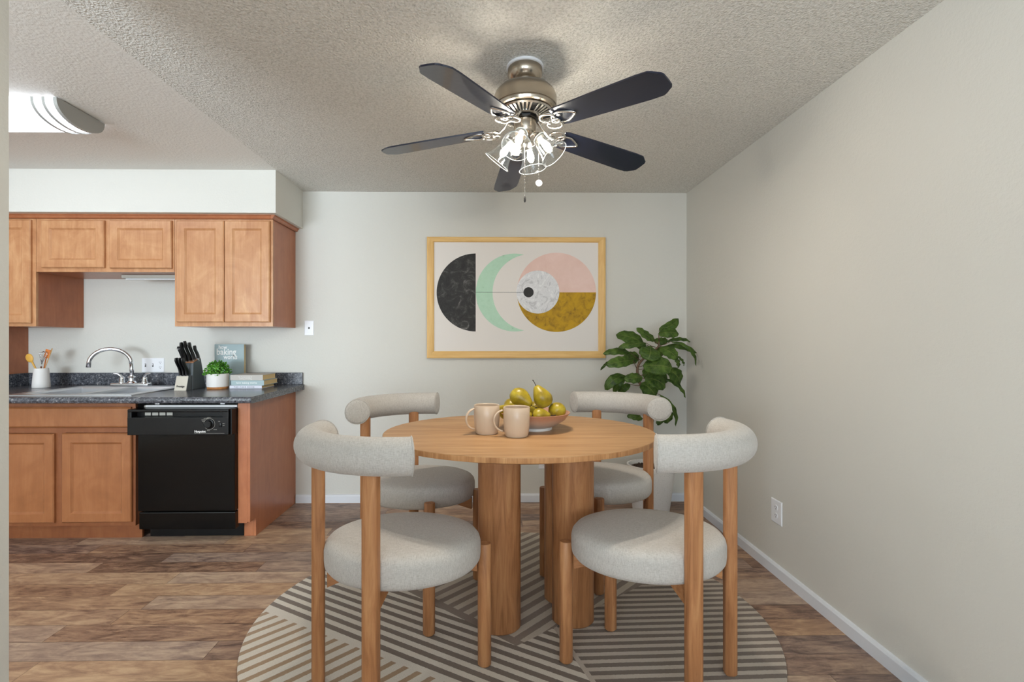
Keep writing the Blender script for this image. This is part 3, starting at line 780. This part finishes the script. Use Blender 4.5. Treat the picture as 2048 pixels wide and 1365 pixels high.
# ---------------------------------------------------------------- rug
KY = .85        # furniture footprint is a little shallower than wide
bm = bm_new(); RR = 1.152
lathe(bm, [(RR-.004, .0005), (RR, .003), (RR, .009), (RR-.004, .012), (0.0, .012)], (.089, 2.311, 0), 160, sy=KY)
bmesh.ops.remove_doubles(bm, verts=bm.verts[:], dist=1e-5)
tag(obj('area_rug', bm, M['rug'], None, 40), 'round cream and brown rug with diagonal stripe blocks under the table', 'rug')
RT = .0122      # rug surface

# ---------------------------------------------------------------- dining table
TX, TY, TZ = .128, 2.288, .859
t = thing('dining_table', 'round oak dining table on thick cylindrical legs', 'table', (TX, TY, RT))
bm = bm_new(); RTB = .613
lathe(bm, [(0, TZ-.048), (.50, TZ-.048), (RTB-.035, TZ-.030), (RTB-.001, TZ-.022)], (TX, TY, 0), 128, sy=KY, mi=1)
lathe(bm, [(RTB-.001, TZ-.022), (RTB, TZ-.020), (RTB, TZ-.002)], (TX, TY, 0), 128, sy=KY, mi=1, cap=False)
lathe(bm, [(RTB, TZ-.002), (RTB-.002, TZ), (0, TZ)], (TX, TY, 0), 128, sy=KY, mi=0)
bmesh.ops.remove_doubles(bm, verts=bm.verts[:], dist=1e-5)
obj('table_top', bm, [M['oak_top'], M['oak_edge']], t, 35)
for (lx_, ly_) in ((.037, 2.207), (.370, 2.252), (.052, 2.475), (.355, 2.440)):
    bm = bm_new(); lathe(bm, [(.086, RT), (.094, RT+.008), (.094, TZ-.0485)], (lx_, ly_, 0), 48, sy=KY); obj('leg', bm, M['oak_v'], t, 50)

# ---------------------------------------------------------------- dining chairs
def make_chair(cx, cyt, ang, label):
    cy = cyt*KY
    t = thing('dining_chair', label, 'chair', (cx, cy, RT), 'dining chairs around the round table')
    f = (math.cos(ang), math.sin(ang)); r = (math.sin(ang), -math.cos(ang))
    def L(a, b_, z): return Vector((cx+r[0]*a+f[0]*b_, cy+(r[1]*a+f[1]*b_)*KY, z))     # a = right, b = forward
    # seat cushion
    bm = bm_new(); RS = .289
    prof = [(RS-.035, .443), (RS-.012, .447), (RS-.002, .460), (RS, .478), (RS, .515), (RS-.004, .532), (RS-.016, .546), (RS-.036, .554), (RS-.08, .558), (.12, .560), (0, .561)]
    seg = 72; rings = []
    for rad, z in prof:
        rings.append([bm.verts.new(L(rad*math.cos(2*PI*k/seg), rad*math.sin(2*PI*k/seg), z)) for k in range(seg)])
    for i in range(len(rings)-1):
        for k in range(seg): bm.faces.new((rings[i][k], rings[i][(k+1) % seg], rings[i+1][(k+1) % seg], rings[i+1][k]))
    bm.faces.new(rings[0]); bmesh.ops.remove_doubles(bm, verts=bm.verts[:], dist=1e-4)
    obj('seat', bm, M['fabric'], t, 60)
    # front legs
    for s in (-1, 1):
        bm = bm_new(); rings = []
        for rad, z in [(.018, RT), (.026, RT+.008), (.0265, .3), (.0265, .484), (.024, .488)]:
            rings.append([bm.verts.new(L(s*.17+rad*math.cos(2*PI*k/24), .258+rad*math.sin(2*PI*k/24), z)) for k in range(24)])
        for i in range(len(rings)-1):
            for k in range(24): bm.faces.new((rings[i][k], rings[i][(k+1) % 24], rings[i+1][(k+1) % 24], rings[i+1][k]))
        bm.faces.new(rings[0]); bm.faces.new(rings[-1]); obj('front_leg', bm, M['oak_v'], t, 50)
    # rear posts, rounded rectangle, square to the backrest curve
    for s in (-1, 1):
        bm = bm_new(); rings = []; th = s*R(33)
        sec = []
        for k in range(28):
            a = 2*PI*k/28; p = 4.0; ca, sa = math.cos(a), math.sin(a)
            q = (abs(ca)**p+abs(sa)**p)**(-1/p); sec.append((.0275*q*ca, .0235*q*sa))
        for k_, z in [(.75, RT), (1, RT+.008), (1, .5), (1, .845), (1, .872)]:
            rg = []
            for a, b_ in sec:
                a, b_ = a*k_, b_*k_
                rg.append(bm.verts.new(L(s*.17+a*math.cos(th)-b_*math.sin(th), -.2575 + a*math.sin(th) + b_*math.cos(th), z)))
            rings.append(rg)
        n = 28
        for i in range(len(rings)-1):
            for k in range(n): bm.faces.new((rings[i][k], rings[i][(k+1) % n], rings[i+1][(k+1) % n], rings[i+1][k]))
        bm.faces.new(rings[0]); bm.faces.new(rings[-1]); obj('rear_leg', bm, M['oak_v'], t, 50)
    # crossed under-seat rails
    for s in (-1, 1):
        bm = bm_new(); P0 = (s*.152, -.232); P1 = (-s*.152, .232)
        dx, dy = P1[0]-P0[0], P1[1]-P0[1]; dl = math.hypot(dx, dy); nx, ny = -dy/dl*.013, dx/dl*.013
        vs = []
        zs = ((0, .374), (.25, .424), (.75, .424), (1, .385))
        A_ = []; 
        for q, zb in zs:
            px, py = P0[0]+dx*q, P0[1]+dy*q
            A_.append([bm.verts.new(L(px+nx, py+ny, zb)), bm.verts.new(L(px-nx, py-ny, zb)), bm.verts.new(L(px-nx, py-ny, .4425)), bm.verts.new(L(px+nx, py+ny, .4425))])
        for i in range(3):
            for k in range(4): bm.faces.new((A_[i][k], A_[i][(k+1) % 4], A_[i+1][(k+1) % 4], A_[i+1][k]))
        bm.faces.new(A_[0]); bm.faces.new(A_[-1][::-1]); obj('seat_rail', bm, M['oak_r'], t)
    # bolster backrest
    bm = bm_new(); RA, zc, rt, E_ = .330, .902, .0625, R(57); seg = 36; rings = []
    ths = [-E_]*4 + [-E_+2*E_*k/40 for k in range(41)] + [E_]*4
    rads = [.001, rt*.80, rt*.965, rt] + [rt]*41 + [rt, rt*.965, rt*.80, .001]
    pos = [-E_-.028, -E_-.027, -E_-.020, -E_-.006] + [-E_+2*E_*k/40 for k in range(41)] + [E_+.006, E_+.020, E_+.027, E_+.028]
    for p_, rad in zip(pos, rads):
        rg = []
        for k in range(seg):
            a = 2*PI*k/seg; rr = RA + rad*math.cos(a)
            rg.append(bm.verts.new(L(rr*math.sin(p_), -rr*math.cos(p_), zc+rad*math.sin(a))))
        rings.append(rg)
    for i in range(len(rings)-1):
        for k in range(seg): bm.faces.new((rings[i][k], rings[i][(k+1) % seg], rings[i+1][(k+1) % seg], rings[i+1][k]))
    br = obj('backrest', bm, M['fabric'], t, 60)
    for s in (-1, 1):
        bm = bm_new(); p_ = s*(E_+.012); pts = []
        for k in range(36):
            a = 2*PI*k/36; rr = RA + (rt+.0008)*math.cos(a); pts.append(L(rr*math.sin(p_), -rr*math.cos(p_), zc+(rt+.0008)*math.sin(a)))
        tube(bm, pts, .0022, 8, True); sub('piping', bm, M['fabric'], br, True)
    return t
make_chair(-.328, 2.221, .785, 'upholstered oak chair nearest the camera on the left of the table')
make_chair(.600, 2.256, 2.412, 'upholstered oak chair nearest the camera on the right of the table')
make_chair(-.375, 3.152, -.733, 'upholstered oak chair behind the table on the left, toward the kitchen')
make_chair(.586, 3.221, 3.969, 'upholstered oak chair behind the table on the right, before the potted plant')

# ---------------------------------------------------------------- on the table
def mug(cx, cy, label, ha):
    t = thing('mug', label, 'mug', (cx, cy, TZ+.0005), 'beige mugs on the table')
    z0 = TZ+.0008; H_ = .127; r = .0575
    bm = bm_new()
    lathe(bm, [(0, z0), (.046, z0), (.049, z0+.004), (.0535, z0+.025), (.0565, z0+.05), (r, z0+.075), (r, z0+H_-.003), (r-.0018, z0+H_), (r-.0045, z0+H_-.002), (r-.005, z0+.06), (.044, z0+.012), (0, z0+.010)], (cx, cy, 0), 48)
    obj('cup', bm, M['mug'], t, 50)
    bm = bm_new(); pts = []
    for k in range(21):
        a = R(-78+156*k/20); d = .048*math.cos(a)*1.0
        pts.append((d, z0+.066+.046*math.sin(a)+.002))
    dx, dy = math.cos(ha), math.sin(ha)
    P3 = [(cx+dx*(r-.006+p[0]), cy+dy*(r-.006+p[0]), p[1]) for p in pts]
    tube(bm, P3, .0078, 12, sec=[(.55*math.cos(2*PI*k/12), math.sin(2*PI*k/12)) for k in range(12)]); obj('handle', bm, M['mug'], t, True)
    return t
mug(-.019, 2.232, 'beige ceramic mug on the left, slightly farther from the camera', R(205))
mug(.111, 2.165, 'beige ceramic mug on the right, in front of the bowl of pears', R(188))
BX, BY = .205, 2.345
t = thing('fruit_bowl', 'terracotta-rimmed shallow bowl holding pears on the oak table', 'bowl', (BX, BY, TZ+.0008), baked=False)
bm = bm_new()
lathe(bm, [(0, .001), (.078, .0), (.080, .012), (.105, .022), (.140, .045), (.164, .077), (.1655, .079), (.162, .080), (.136, .050), (.10, .028), (.06, .018), (0, .016)], seg=72)
o = obj('dish', bm, M['bowl'], None, 50); o.parent = t
bm = bm_new(); lathe(bm, [(.070, -.0005), (.081, -.0005), (.081, .010), (.070, .010)], seg=48, cap=False); o = obj('foot', bm, M['ceramic'], None, 50); o.parent = t
def pear(loc, dr, s, label):
    t = thing('pear', label, 'pear', loc, 'green-gold pears in the bowl', baked=False)
    t.rotation_euler = Vector(dr).to_track_quat('Z', 'Y').to_euler()
    bm = bm_new(); prof = [(0, -.036), (.008, -.038), (.022, -.035), (.034, -.022), (.0385, -.006), (.036, .010), (.029, .026), (.021, .040), (.015, .050), (.009, .056), (.002, .0565), (0, .056)]
    lathe(bm, [(r_*s, z*s) for r_, z in prof], seg=32); bmesh.ops.remove_doubles(bm, verts=bm.verts[:], dist=1e-5)
    for v in bm.verts: v.co.x += .004*s*math.sin(v.co.z*40); v.co.y *= .97
    o = obj('fruit', bm, M['pear'], None, True); o.parent = t
    bm = bm_new(); tube(bm, [(.002, 0, .054*s), (.003, .001, .064*s), (.007, .002, .074*s), (.012, .002, .082*s)], [.0022, .0017, .0017, .0028], 8); o = obj('stem', bm, M['stemc'], None, True); o.parent = t
pear((.136, 2.335, 1.008), (.72, -.45, -.50), 1.16, 'large pear on top of the pile, lying with its stem end to the lower right')
pear((.243, 2.345, 1.002), (-.45, .15, .85), 1.18, 'large pear on top of the pile, standing with its stem up')
pear((.310, 2.350, .945), (-.15, .95, .05), 1.02, 'dull olive pear at the right rim of the bowl')
pear((.222, 2.262, .936), (.95, -.15, -.05), .85, 'small pear in front, lying with its narrow end to the right')
pear((.075, 2.325, .940), (-.9, .35, .25), 1.0, 'bright yellow pear at the left rim, behind the mugs')
pear((.100, 2.425, .957), (.85, .3, .45), 1.0, 'olive pear at the back left with its stem end to the right')
pear((.138, 2.255, .934), (.9, -.1, .05), .85, 'pear low in the front middle, mostly behind the right mug')
pear((.215, 2.425, .942), (.6, .7, .1), 1.0, 'pear low at the back of the bowl, under the standing one')

# ---------------------------------------------------------------- potted plant
PX_, PY_ = 1.157, 3.60
t = thing('potted_plant', 'tall leafy fiddle-leaf plant in a white planter in the corner', 'plant', (PX_, PY_, 0))
bm = bm_new(); lathe(bm, [(0, .001), (.118, .001), (.124, .008), (.150, .20), (.171, .372), (.171, .378), (.158, .378), (.152, .345), (0, .345)], (PX_, PY_, 0), 56, sy=.9); obj('planter', bm, M['planter'], t, 50)
bm = bm_new(); rnd = random.Random(3)
lathe(bm, [(.153, .345), (.150, .352), (.09, .357), (0, .358)], (PX_, PY_, 0), 40, sy=.9)
for k in range(70):
    a = rnd.random()*2*PI; q = .14*rnd.random()**.5
    lathe(bm, [(0, -.006), (.007, 0), (0, .006)], (PX_+q*math.cos(a), PY_+q*math.sin(a)*.9, .358), 6, cap=False)
obj('soil', bm, M['soil'], t)
def pp(px, py, y):      # leaf layout measured on the plant, in its own upright plane at distance y
    u = (1190+px/5.46-997)/1000; v_ = (680-(620+py/5.46))/1000
    dx = .015+u; dy = 1-u*.015; k = y/dy
    return Vector((k*dx, y, 1.277+k*v_))
YP = 3.58
tr = [(PX_, PY_, .35), (1.150, 3.60, .62), tuple(pp(625, 1180, YP)), tuple(pp(600, 940, YP)), tuple(pp(500, 820, YP)), tuple(pp(465, 700, YP)), tuple(pp(472, 610, YP)), tuple(pp(530, 535, YP)), tuple(pp(620, 470, YP)), tuple(pp(690, 400, YP)), tuple(pp(700, 340, YP))]
# smooth the trunk
def smooth_path(P, n=5):
    P = [Vector(p) for p in P]; out = []
    for i in range(len(P)-1):
        p0 = P[max(i-1, 0)]; p1 = P[i]; p2 = P[i+1]; p3 = P[min(i+2, len(P)-1)]
        for k in range(n):
            s = k/n; out.append(.5*((2*p1)+(-p0+p2)*s+(2*p0-5*p1+4*p2-p3)*s*s+(-p0+3*p1-3*p2+p3)*s**3))
    return out+[P[-1]]
tp = smooth_path(tr); bm = bm_new()
tube(bm, tp, [.016-.011*k/(len(tp)-1) for k in range(len(tp))], 10); trunk = obj('trunk', bm, M['trunk'], t, True)
leaves = [ # base, tip, half width, depth at base/tip offset, bow (sideways), sag, twist, anchor on trunk
 ((700,225),(912,95),48,0,.02,14,0,.5,(700,345)), ((692,262),(915,262),55,-.06,-.08,-16,0,.25,(700,350)),
 ((660,335),(455,197),44,-.03,-.06,12,0,.3,(695,380)), ((640,340),(795,325),40,.03,.03,8,0,.3,(695,380)),
 ((535,375),(230,272),70,.02,.03,-22,0,.2,(640,405)), ((560,365),(252,418),36,-.08,-.12,-18,0,.4,(660,410)),
 ((390,470),(88,480),36,-.03,-.08,-26,0,.4,(500,555)), ((480,500),(300,540),66,.06,.08,0,0,.2,(470,600)),
 ((418,550),(122,605),56,-.10,-.16,-14,0,.2,(455,640)), ((150,560),(58,660),13,.0,.0,-10,0,.6,None),
 ((604,398),(575,552),100,-.10,-.18,0,0,.15,(650,550)), ((706,408),(896,535),62,-.08,-.14,-12,0,.2,(700,380)),
 ((520,350),(480,430),50,.0,.0,-12,0,.2,(500,520)), ((780,348),(1044,350),20,.04,.08,-32,0,.5,(705,395)),
 ((785,392),(1115,472),30,.05,.12,-28,0,.5,(705,400)), ((830,345),(1105,615),20,-.02,-.05,-75,0,.5,(705,395)),
 ((862,505),(915,636),24,.0,.02,-4,0,.5,None), ((885,500),(974,614),14,.06,.08,-10,0,.5,None),
 ((522,612),(846,640),94,-.14,-.20,-20,0,.1,(470,620)), ((800,650),(930,815),78,.02,.04,-20,0,.2,(560,640)),
 ((518,735),(320,765),52,-.12,-.18,-10,0,.2,(480,700)), ((335,722),(108,872),54,-.04,-.06,-44,0,.3,(480,740)),
 ((330,735),(200,905),34,.0,.02,-20,0,.3,(480,760)), ((382,812),(250,912),36,.04,.05,-14,0,.3,(500,830)),
 ((545,745),(770,850),85,.0,-.02,-30,0,.2,(480,760)), ((505,800),(660,960),85,-.02,-.04,-20,0,.2,(490,800)),
 ((760,755),(990,962),22,.02,.05,-40,0,.4,(560,740)), ((705,925),(883,1275),22,-.05,-.08,-55,0,.4,(570,890)),
 ((750,1060),(790,1245),58,.02,.03,-10,0,.2,(620,1000)), ((680,1180),(720,1255),44,.0,.0,0,0,.2,(622,1130)),
 ((520,1190),(350,1160),36,.0,-.03,-14,0,.3,(622,1150)), ((600,690),(800,780),60,.04,.05,-14,0,.2,(480,720)),
 ((690,410),(730,510),45,.03,.03,0,0,.2,(690,400)), ((540,640),(600,760),60,.05,.05,0,0,.2,(475,650)),
]
for (b0, t0, hw, db, dt, bow, _, fold, anc) in leaves:
    B = pp(b0[0], b0[1], YP+db); T = pp(t0[0], t0[1], YP+dt)
    d = (T-B); Ln = d.length; dn = d.normalized()
    # the leaf plane leans toward the window and up
    nrm = Vector((0, -1, .55)).normalized(); sd = nrm.cross(dn).normalized(); nn_ = dn.cross(sd).normalized()
    sc_ = (YP/1000/5.46)
    scr = Vector((-dn.z, 0, dn.x)); 
    if scr.length < .01: scr = Vector((0, 0, 1))
    scr.normalize()
    upv = scr if scr.z > 0 else -scr
    bm = bm_new(); NU, NV = 14, 8; uvs = bm.loops.layers.uv.new('UVMap'); G = []
    for i in range(NU+1):
        q = i/NU; c = B + d*q + upv*(-bow*sc_*4*q*(1-q)) + Vector((0, -.03*math.sin(PI*q), 0))
        wprof = math.sin(PI*q**.85)**.5*(.84+.24*q) if 0 < q < 1 else .03
        row = []
        for j in range(NV+1):
            s = (j/NV-.5)*2
            off = sd*(s*hw*1.22*sc_*wprof) + nn_*(-.30*abs(s)*hw*sc_*wprof*fold*2 + .006*math.sin(q*22+abs(s)*3)*abs(s))
            row.append((bm.verts.new(c+off), q, j/NV))
        G.append(row)
    for i in range(NU):
        for j in range(NV):
            vs = [G[i][j], G[i+1][j], G[i+1][j+1], G[i][j+1]]
            f_ = bm.faces.new([v[0] for v in vs])
            for lp_, v in zip(f_.loops, vs): lp_[uvs].uv = (v[1], v[2])
    # give the blade thickness
    bmesh.ops.solidify(bm, geom=bm.faces[:], thickness=.0012)
    lf = obj('leaf', bm, M['leaf'], t, True)
    if anc:
        bm = bm_new(); A1 = pp(anc[0], anc[1], YP)
        tube(bm, [A1, (A1+B)/2+Vector((0, 0, -.004)), B, B+dn*.02], [.0028, .0022, .0020, .0012], 6); sub('leaf_stalk', bm, M['trunk'], lf, True)

# ---------------------------------------------------------------- things on the counter
CZ = .9282
# utensil crock
cx, cy = -3.283, 3.70
t = thing('utensil_crock', 'tapered white ceramic utensil crock at the left end of the counter', 'crock', (cx, cy, CZ))
bm = bm_new(); lathe(bm, [(0, CZ+.0005), (.051, CZ+.0005), (.053, CZ+.004), (.051, CZ+.04), (.043, CZ+.141), (.039, CZ+.141), (.044, CZ+.04), (.044, CZ+.01), (0, CZ+.01)], (cx, cy, 0), 40); obj('body', bm, M['ceramic'], t, 50)
t = thing('wooden_spoon', 'yellow wooden spoon leaning left in the white crock', 'spoon', (cx, cy, CZ+.012))
bm = bm_new(); tube(bm, [(cx+.022, cy, CZ+.016), (cx-.055, cy-.005, CZ+.175), (cx-.062, cy-.006, CZ+.19)], [.005, .006, .007], 10); obj('handle', bm, M['spoonwood'], t, True)
bm = bm_new(); mt = Matrix.Translation((cx-.078, cy-.007, CZ+.215)) @ Matrix.Rotation(R(-28), 4, 'Y')
lathe(bm, [(0, -.034), (.016, -.028), (.025, -.012), (.027, .004), (.022, .022), (.010, .032), (0, .034)], mat=mt @ Matrix.Diagonal((1, .3, 1, 1)), seg=24); obj('spoon_bowl', bm, M['spoonwood'], t, True)
t = thing('balloon_whisk', 'wire whisk standing in the white crock', 'whisk', (cx, cy, CZ+.012))
bm = bm_new(); tube(bm, [(cx+.005, cy-.01, CZ+.016), (cx+.012, cy-.012, CZ+.155)], .006, 10); obj('handle', bm, M['chrome'], t, True)
bm = bm_new()
for k in range(6):
    a = PI*k/6; pts = []
    for i in range(25):
        q = PI*2*i/24; rr_ = .022*math.sin(q/2)*(1 if i else 1); hh = .11*(1-abs(i-12)/12.0)**.6
        s = -1 if i < 12 else 1
        rr_ = .024*math.sin(PI*min(i, 24-i)/12*.5+0) if min(i, 24-i) < 9 else .024*math.cos(PI/2*(min(i, 24-i)-9)/3)
        pts.append((cx+.012+s*rr_*math.cos(a)+.015*hh/.11, cy-.012+s*rr_*math.sin(a), CZ+.155+hh))
    tube(bm, pts, .0011, 5)
obj('wire', bm, M['chrome'], t, True)
t = thing('rubber_spatula', 'orange spatula in the white crock behind the whisk', 'spatula', (cx, cy, CZ+.012))
bm = bm_new(); tube(bm, [(cx-.025, cy+.02, CZ+.016), (cx+.028, cy+.01, CZ+.22)], .004, 8); obj('handle', bm, M['spat'], t, True)
bm = bm_new(); mt = Matrix.Translation((cx+.036, cy+.010, CZ+.248)) @ Matrix.Rotation(R(14), 4, 'Y')
b_ = bm_new(); box(b_, -.018, .018, -.003, .003, -.034, .03, .0025); b_.transform(mt); join(bm, b_); obj('blade', bm, M['spat'], t, 40)
t = thing('bamboo_skewer', 'thin bamboo stick leaning right in the white crock', 'skewer', (cx, cy, CZ+.012))
bm = bm_new(); tube(bm, [(cx-.02, cy, CZ+.014), (cx+.075, cy+.005, CZ+.285)], [.0018, .0034], 8); obj('stick', bm, M['skewer'], t, True)

# knife block
kx0, kx1 = -2.172, -2.085
t = thing('knife_block', 'charcoal knife block with a steel front beside the herb pot', 'knife block', ((kx0+kx1)/2, 3.56, CZ))
fn = lambda a, b_, d: (d, a, b_)
bm = bm_new(); prism(bm, [(3.525, CZ), (3.69, CZ), (3.625, CZ+.215), (3.535, CZ+.185)], fn, kx0, kx1); bmesh.ops.bevel(bm, geom=bm.edges[:], offset=.002, segments=1, affect='EDGES'); obj('tall_body', bm, M['blockgrey'], t)
bm = bm_new(); prism(bm, [(3.535, CZ+.1865), (3.536, CZ+.190), (3.625, CZ+.220), (3.626, CZ+.2165)], fn, kx0+.002, kx1-.002); obj('top_plate', bm, M['walnut'], t)
bm = bm_new(); prism(bm, [(3.462, CZ), (3.522, CZ), (3.522, CZ+.10), (3.490, CZ+.098)], fn, kx0, kx1-.004); obj('short_body', bm, M['blockgrey'], t)
bm = bm_new(); prism(bm, [(3.458, CZ), (3.461, CZ), (3.489, CZ+.098), (3.486, CZ+.098)], fn, kx0+.001, kx1-.005); obj('steel_face', bm, M['hammered'], t)
bm = text_bm('Prestige', .021, lambda a, b_, d: (kx0+.013+a, 3.4625-d+b_*.28-.0005, CZ+.022+b_), .0006, sx=.82); obj('lettering', bm, M['letter_black'], t)
def knife(x, y, z, ln, label, th=.0135):
    t = thing('kitchen_knife', label, 'knife', (x, y, z), 'black-handled knives in the block')
    d = Vector((-.05, -.36, 1)).normalized(); P = Vector((x, y, z))
    bm = bm_new(); sec = [(math.cos(2*PI*k/12)*.62, math.sin(2*PI*k/12)*1.25) for k in range(12)]
    n = 8; pts = []; rr_ = []
    for k in range(n+1):
        q = k/n; pts.append(P + d*(ln*q) + Vector((0, .006*math.sin(q*6), 0))); rr_.append(th*(1+.16*math.sin(q*7+1)) * (1 if k < n else .7))
    tube(bm, pts, rr_, 12, sec=sec, up=(1, 0, 0)); hn = obj('handle', bm, M['blackh'], t, 60)
    bm = bm_new(); tube(bm, [P-d*.02, P+d*.004], .0075, 10, sec=sec, up=(1, 0, 0)); obj('bolster', bm, M['steel'], t, 60)
    bm = bm_new()
    for q in (.25, .55, .85):
        c_ = P+d*(ln*q); 
        lathe(bm, [(0, .0055), (.0026, .0055), (.0026, .0066), (0, .0066)], tuple(c_ + Vector((0, .006*math.sin(q*6), 0))), 8, Matrix.Rotation(PI/2, 4, 'Y'))
    obj('rivet', bm, M['steel'], t)
for i, (xx, lb) in enumerate(((kx0+.018, 'short knife at the left of the front row in the block'), (kx0+.040, 'short knife in the middle of the front row in the block'), (kx0+.062, 'short knife at the right of the front row in the block'))):
    knife(xx, 3.508, CZ+.104, .128, lb)
for xx, yy, ln, lb in ((kx0+.030, 3.548, .140, 'long knife at the left of the tall group in the block'), (kx0+.048, 3.560, .145, 'tallest knife standing in the middle of the block'), (kx0+.066, 3.575, .130, 'long knife right of the tallest one in the block'), (kx0+.082, 3.598, .098, 'shorter knife at the right rear of the block')):
    knife(xx, yy, CZ+.195+(yy-3.535)*.33, ln, lb)
t = thing('honing_steel', 'thick black honing steel handle with a ring in the knife block', 'honing steel', (kx0+.014, 3.54, CZ+.19))
d = Vector((-.13, -.36, 1)).normalized(); P = Vector((kx0+.016, 3.553, CZ+.192))
bm = bm_new(); tube(bm, [P, P+d*.02, P+d*.10, P+d*.118], [.010, .012, .016, .014], 16); hs = obj('handle', bm, M['blackh'], t, 50)
bm = bm_new(); e1 = Vector((1, 0, .1)).normalized(); e2 = d.cross(e1).normalized(); c0 = P+d*.104+Vector((-.002, -.004, 0))
tube(bm, [c0+e1*.0185*math.cos(2*PI*k/24)+e2*.0185*math.sin(2*PI*k/24) for k in range(24)], .0013, 6, True); obj('ring', bm, M['chrome'], t, True)

# herb pot
hx, hy = -1.950, 3.60
t = thing('potted_herb', 'bushy green herb in a white pot with a wooden base', 'plant', (hx, hy, CZ))
bm = bm_new(); lathe(bm, [(0, CZ), (.068, CZ), (.069, CZ+.003), (.069, CZ+.015), (0, CZ+.015)], (hx, hy, 0), 48); obj('base', bm, M['cork'], t, 50)
bm = bm_new(); lathe(bm, [(0, CZ+.0155), (.070, CZ+.0155), (.072, CZ+.03), (.072, CZ+.108), (.068, CZ+.108), (.066, CZ+.09), (0, CZ+.09)], (hx, hy, 0), 48); obj('pot', bm, M['ceramic'], t, 50)
bm = bm_new(); rnd = random.Random(11)
for k in range(900):
    a = rnd.random()*2*PI; el = rnd.random()**.8*PI/2; rad = .6+.4*rnd.random()
    c = Vector((hx+.092*rad*math.cos(a)*math.cos(el*.9), hy+.085*rad*math.sin(a)*math.cos(el*.9), CZ+.100+.088*rad*math.sin(el)*(1+.15*math.sin(a*5))))
    d1 = Vector((rnd.uniform(-1, 1), rnd.uniform(-1, 1), rnd.uniform(-.2, 1))).normalized(); d2 = d1.cross(Vector((rnd.uniform(-1, 1), rnd.uniform(-1, 1), rnd.uniform(-1, 1)))).normalized()
    s = rnd.uniform(.007, .012); nn_ = d1.cross(d2)
    P5 = [c-d1*s, c-d1*s*.1+d2*s*.6, c+d1*s*.6+d2*s*.4+nn_*s*.15, c+d1*s, c+d1*s*.6-d2*s*.4+nn_*s*.15, c-d1*s*.1-d2*s*.6]
    bm.faces.new([bm.verts.new(p) for p in P5])
for k in range(40):
    a = rnd.random()*2*PI; q = rnd.random()*.9
    tube(bm, [(hx+.05*q*math.cos(a), hy+.05*q*math.sin(a), CZ+.085), (hx+.095*q*math.cos(a), hy+.085*q*math.sin(a), CZ+.10+.075*(1-q*q*.6))], .0012, 5)
obj('foliage', bm, M['herb'], t, recalc=False)

# books
def book(x0, x1, y0, y1, z0, z1, cov, label, txt=None, tm=None, ts=.016, tx=.06, extra=None):
    t = thing('book', label, 'book', ((x0+x1)/2, (y0+y1)/2, z0), 'cookbooks on the counter')
    bm = bm_new(); c = .0025; zr = c
    box(bm, x0, x1, y0, y1, z0, z0+c, .0006, seg=1); box(bm, x0, x1, y0, y1, z1-c, z1, .0006, seg=1); box(bm, x0, x1, y0, y0+c, z0+c*.9, z1-c*.9)
    obj('cover', bm, cov, t)
    bm = bm_new(); box(bm, x0+.004, x1-.004, y0+.004, y1-.005, z0+c+.0001, z1-c-.0001); obj('page_block', bm, M['pages'], t)
    if txt:
        bm = bm_new()
        for k, (s, zz, xo) in enumerate(txt): join(bm, text_bm(s, ts, lambda a, b_, d: (x0+xo+a, y0-d-.0002, zz+b_), .0003, spacing=tx))
        obj('spine_title', bm, tm, t)
z = CZ+.0005
book(-1.862, -1.634, 3.590, 3.80, z, z+.022, M['book_white'], 'pale slim cookbook at the bottom of the stack', [('THE CAKE BOOK', z+.0055, .03)], M['letter_dark'], .0155, 1.28)
z += .0225
book(-1.850, -1.618, 3.588, 3.82, z, z+.036, M['book_blue'], 'dusty blue cookbook in the middle of the stack', [('how baking works', z+.013, .035)], M['lettering'], .020, 1.0)
z += .0365
book(-1.858, -1.628, 3.592, 3.81, z, z+.038, M['book_grey'], 'warm grey cookbook on top of the stack', [('The Fundamentals of', z+.020, .055), ('cooking and baking', z+.007, .062)], M['lettering'], .0115, 1.0)
# standing cookbook
t = thing('book', 'dusty blue cookbook standing upright with white title, behind the herb pot', 'book', (-2.0, 3.86, CZ), 'cookbooks on the counter')
bx0, bx1, by0, by1, bz0, bz1 = -2.105, -1.882, 3.84, 3.872, CZ+.0005, 1.243
bm = bm_new(); box(bm, bx0, bx1, by0, by0+.003, bz0, bz1); box(bm, bx0, bx1, by1-.003, by1, bz0, bz1); box(bm, bx0, bx0+.003, by0+.003, by1-.003, bz0, bz1); obj('cover', bm, M['book_blue'], t)
bm = bm_new(); box(bm, bx0+.0035, bx1-.003, by0+.0035, by1-.0035, bz0+.003, bz1-.003); obj('page_block', bm, M['pages'], t)
bm = bm_new()
for s, sz, xo, zz in (('how', .042, .030, 1.207), ('baking', .068, .014, 1.163), ('works', .048, .068, 1.130)):
    join(bm, text_bm(s, sz, lambda a, b_, d: (bx0+xo+a, by0-.0002-d, zz+b_), .0004, bold=.0008, sx=.86))
obj('cover_title', bm, M['lettering'], t)

for o in bpy.data.objects:
    if '_baked' in o: del o['_baked']
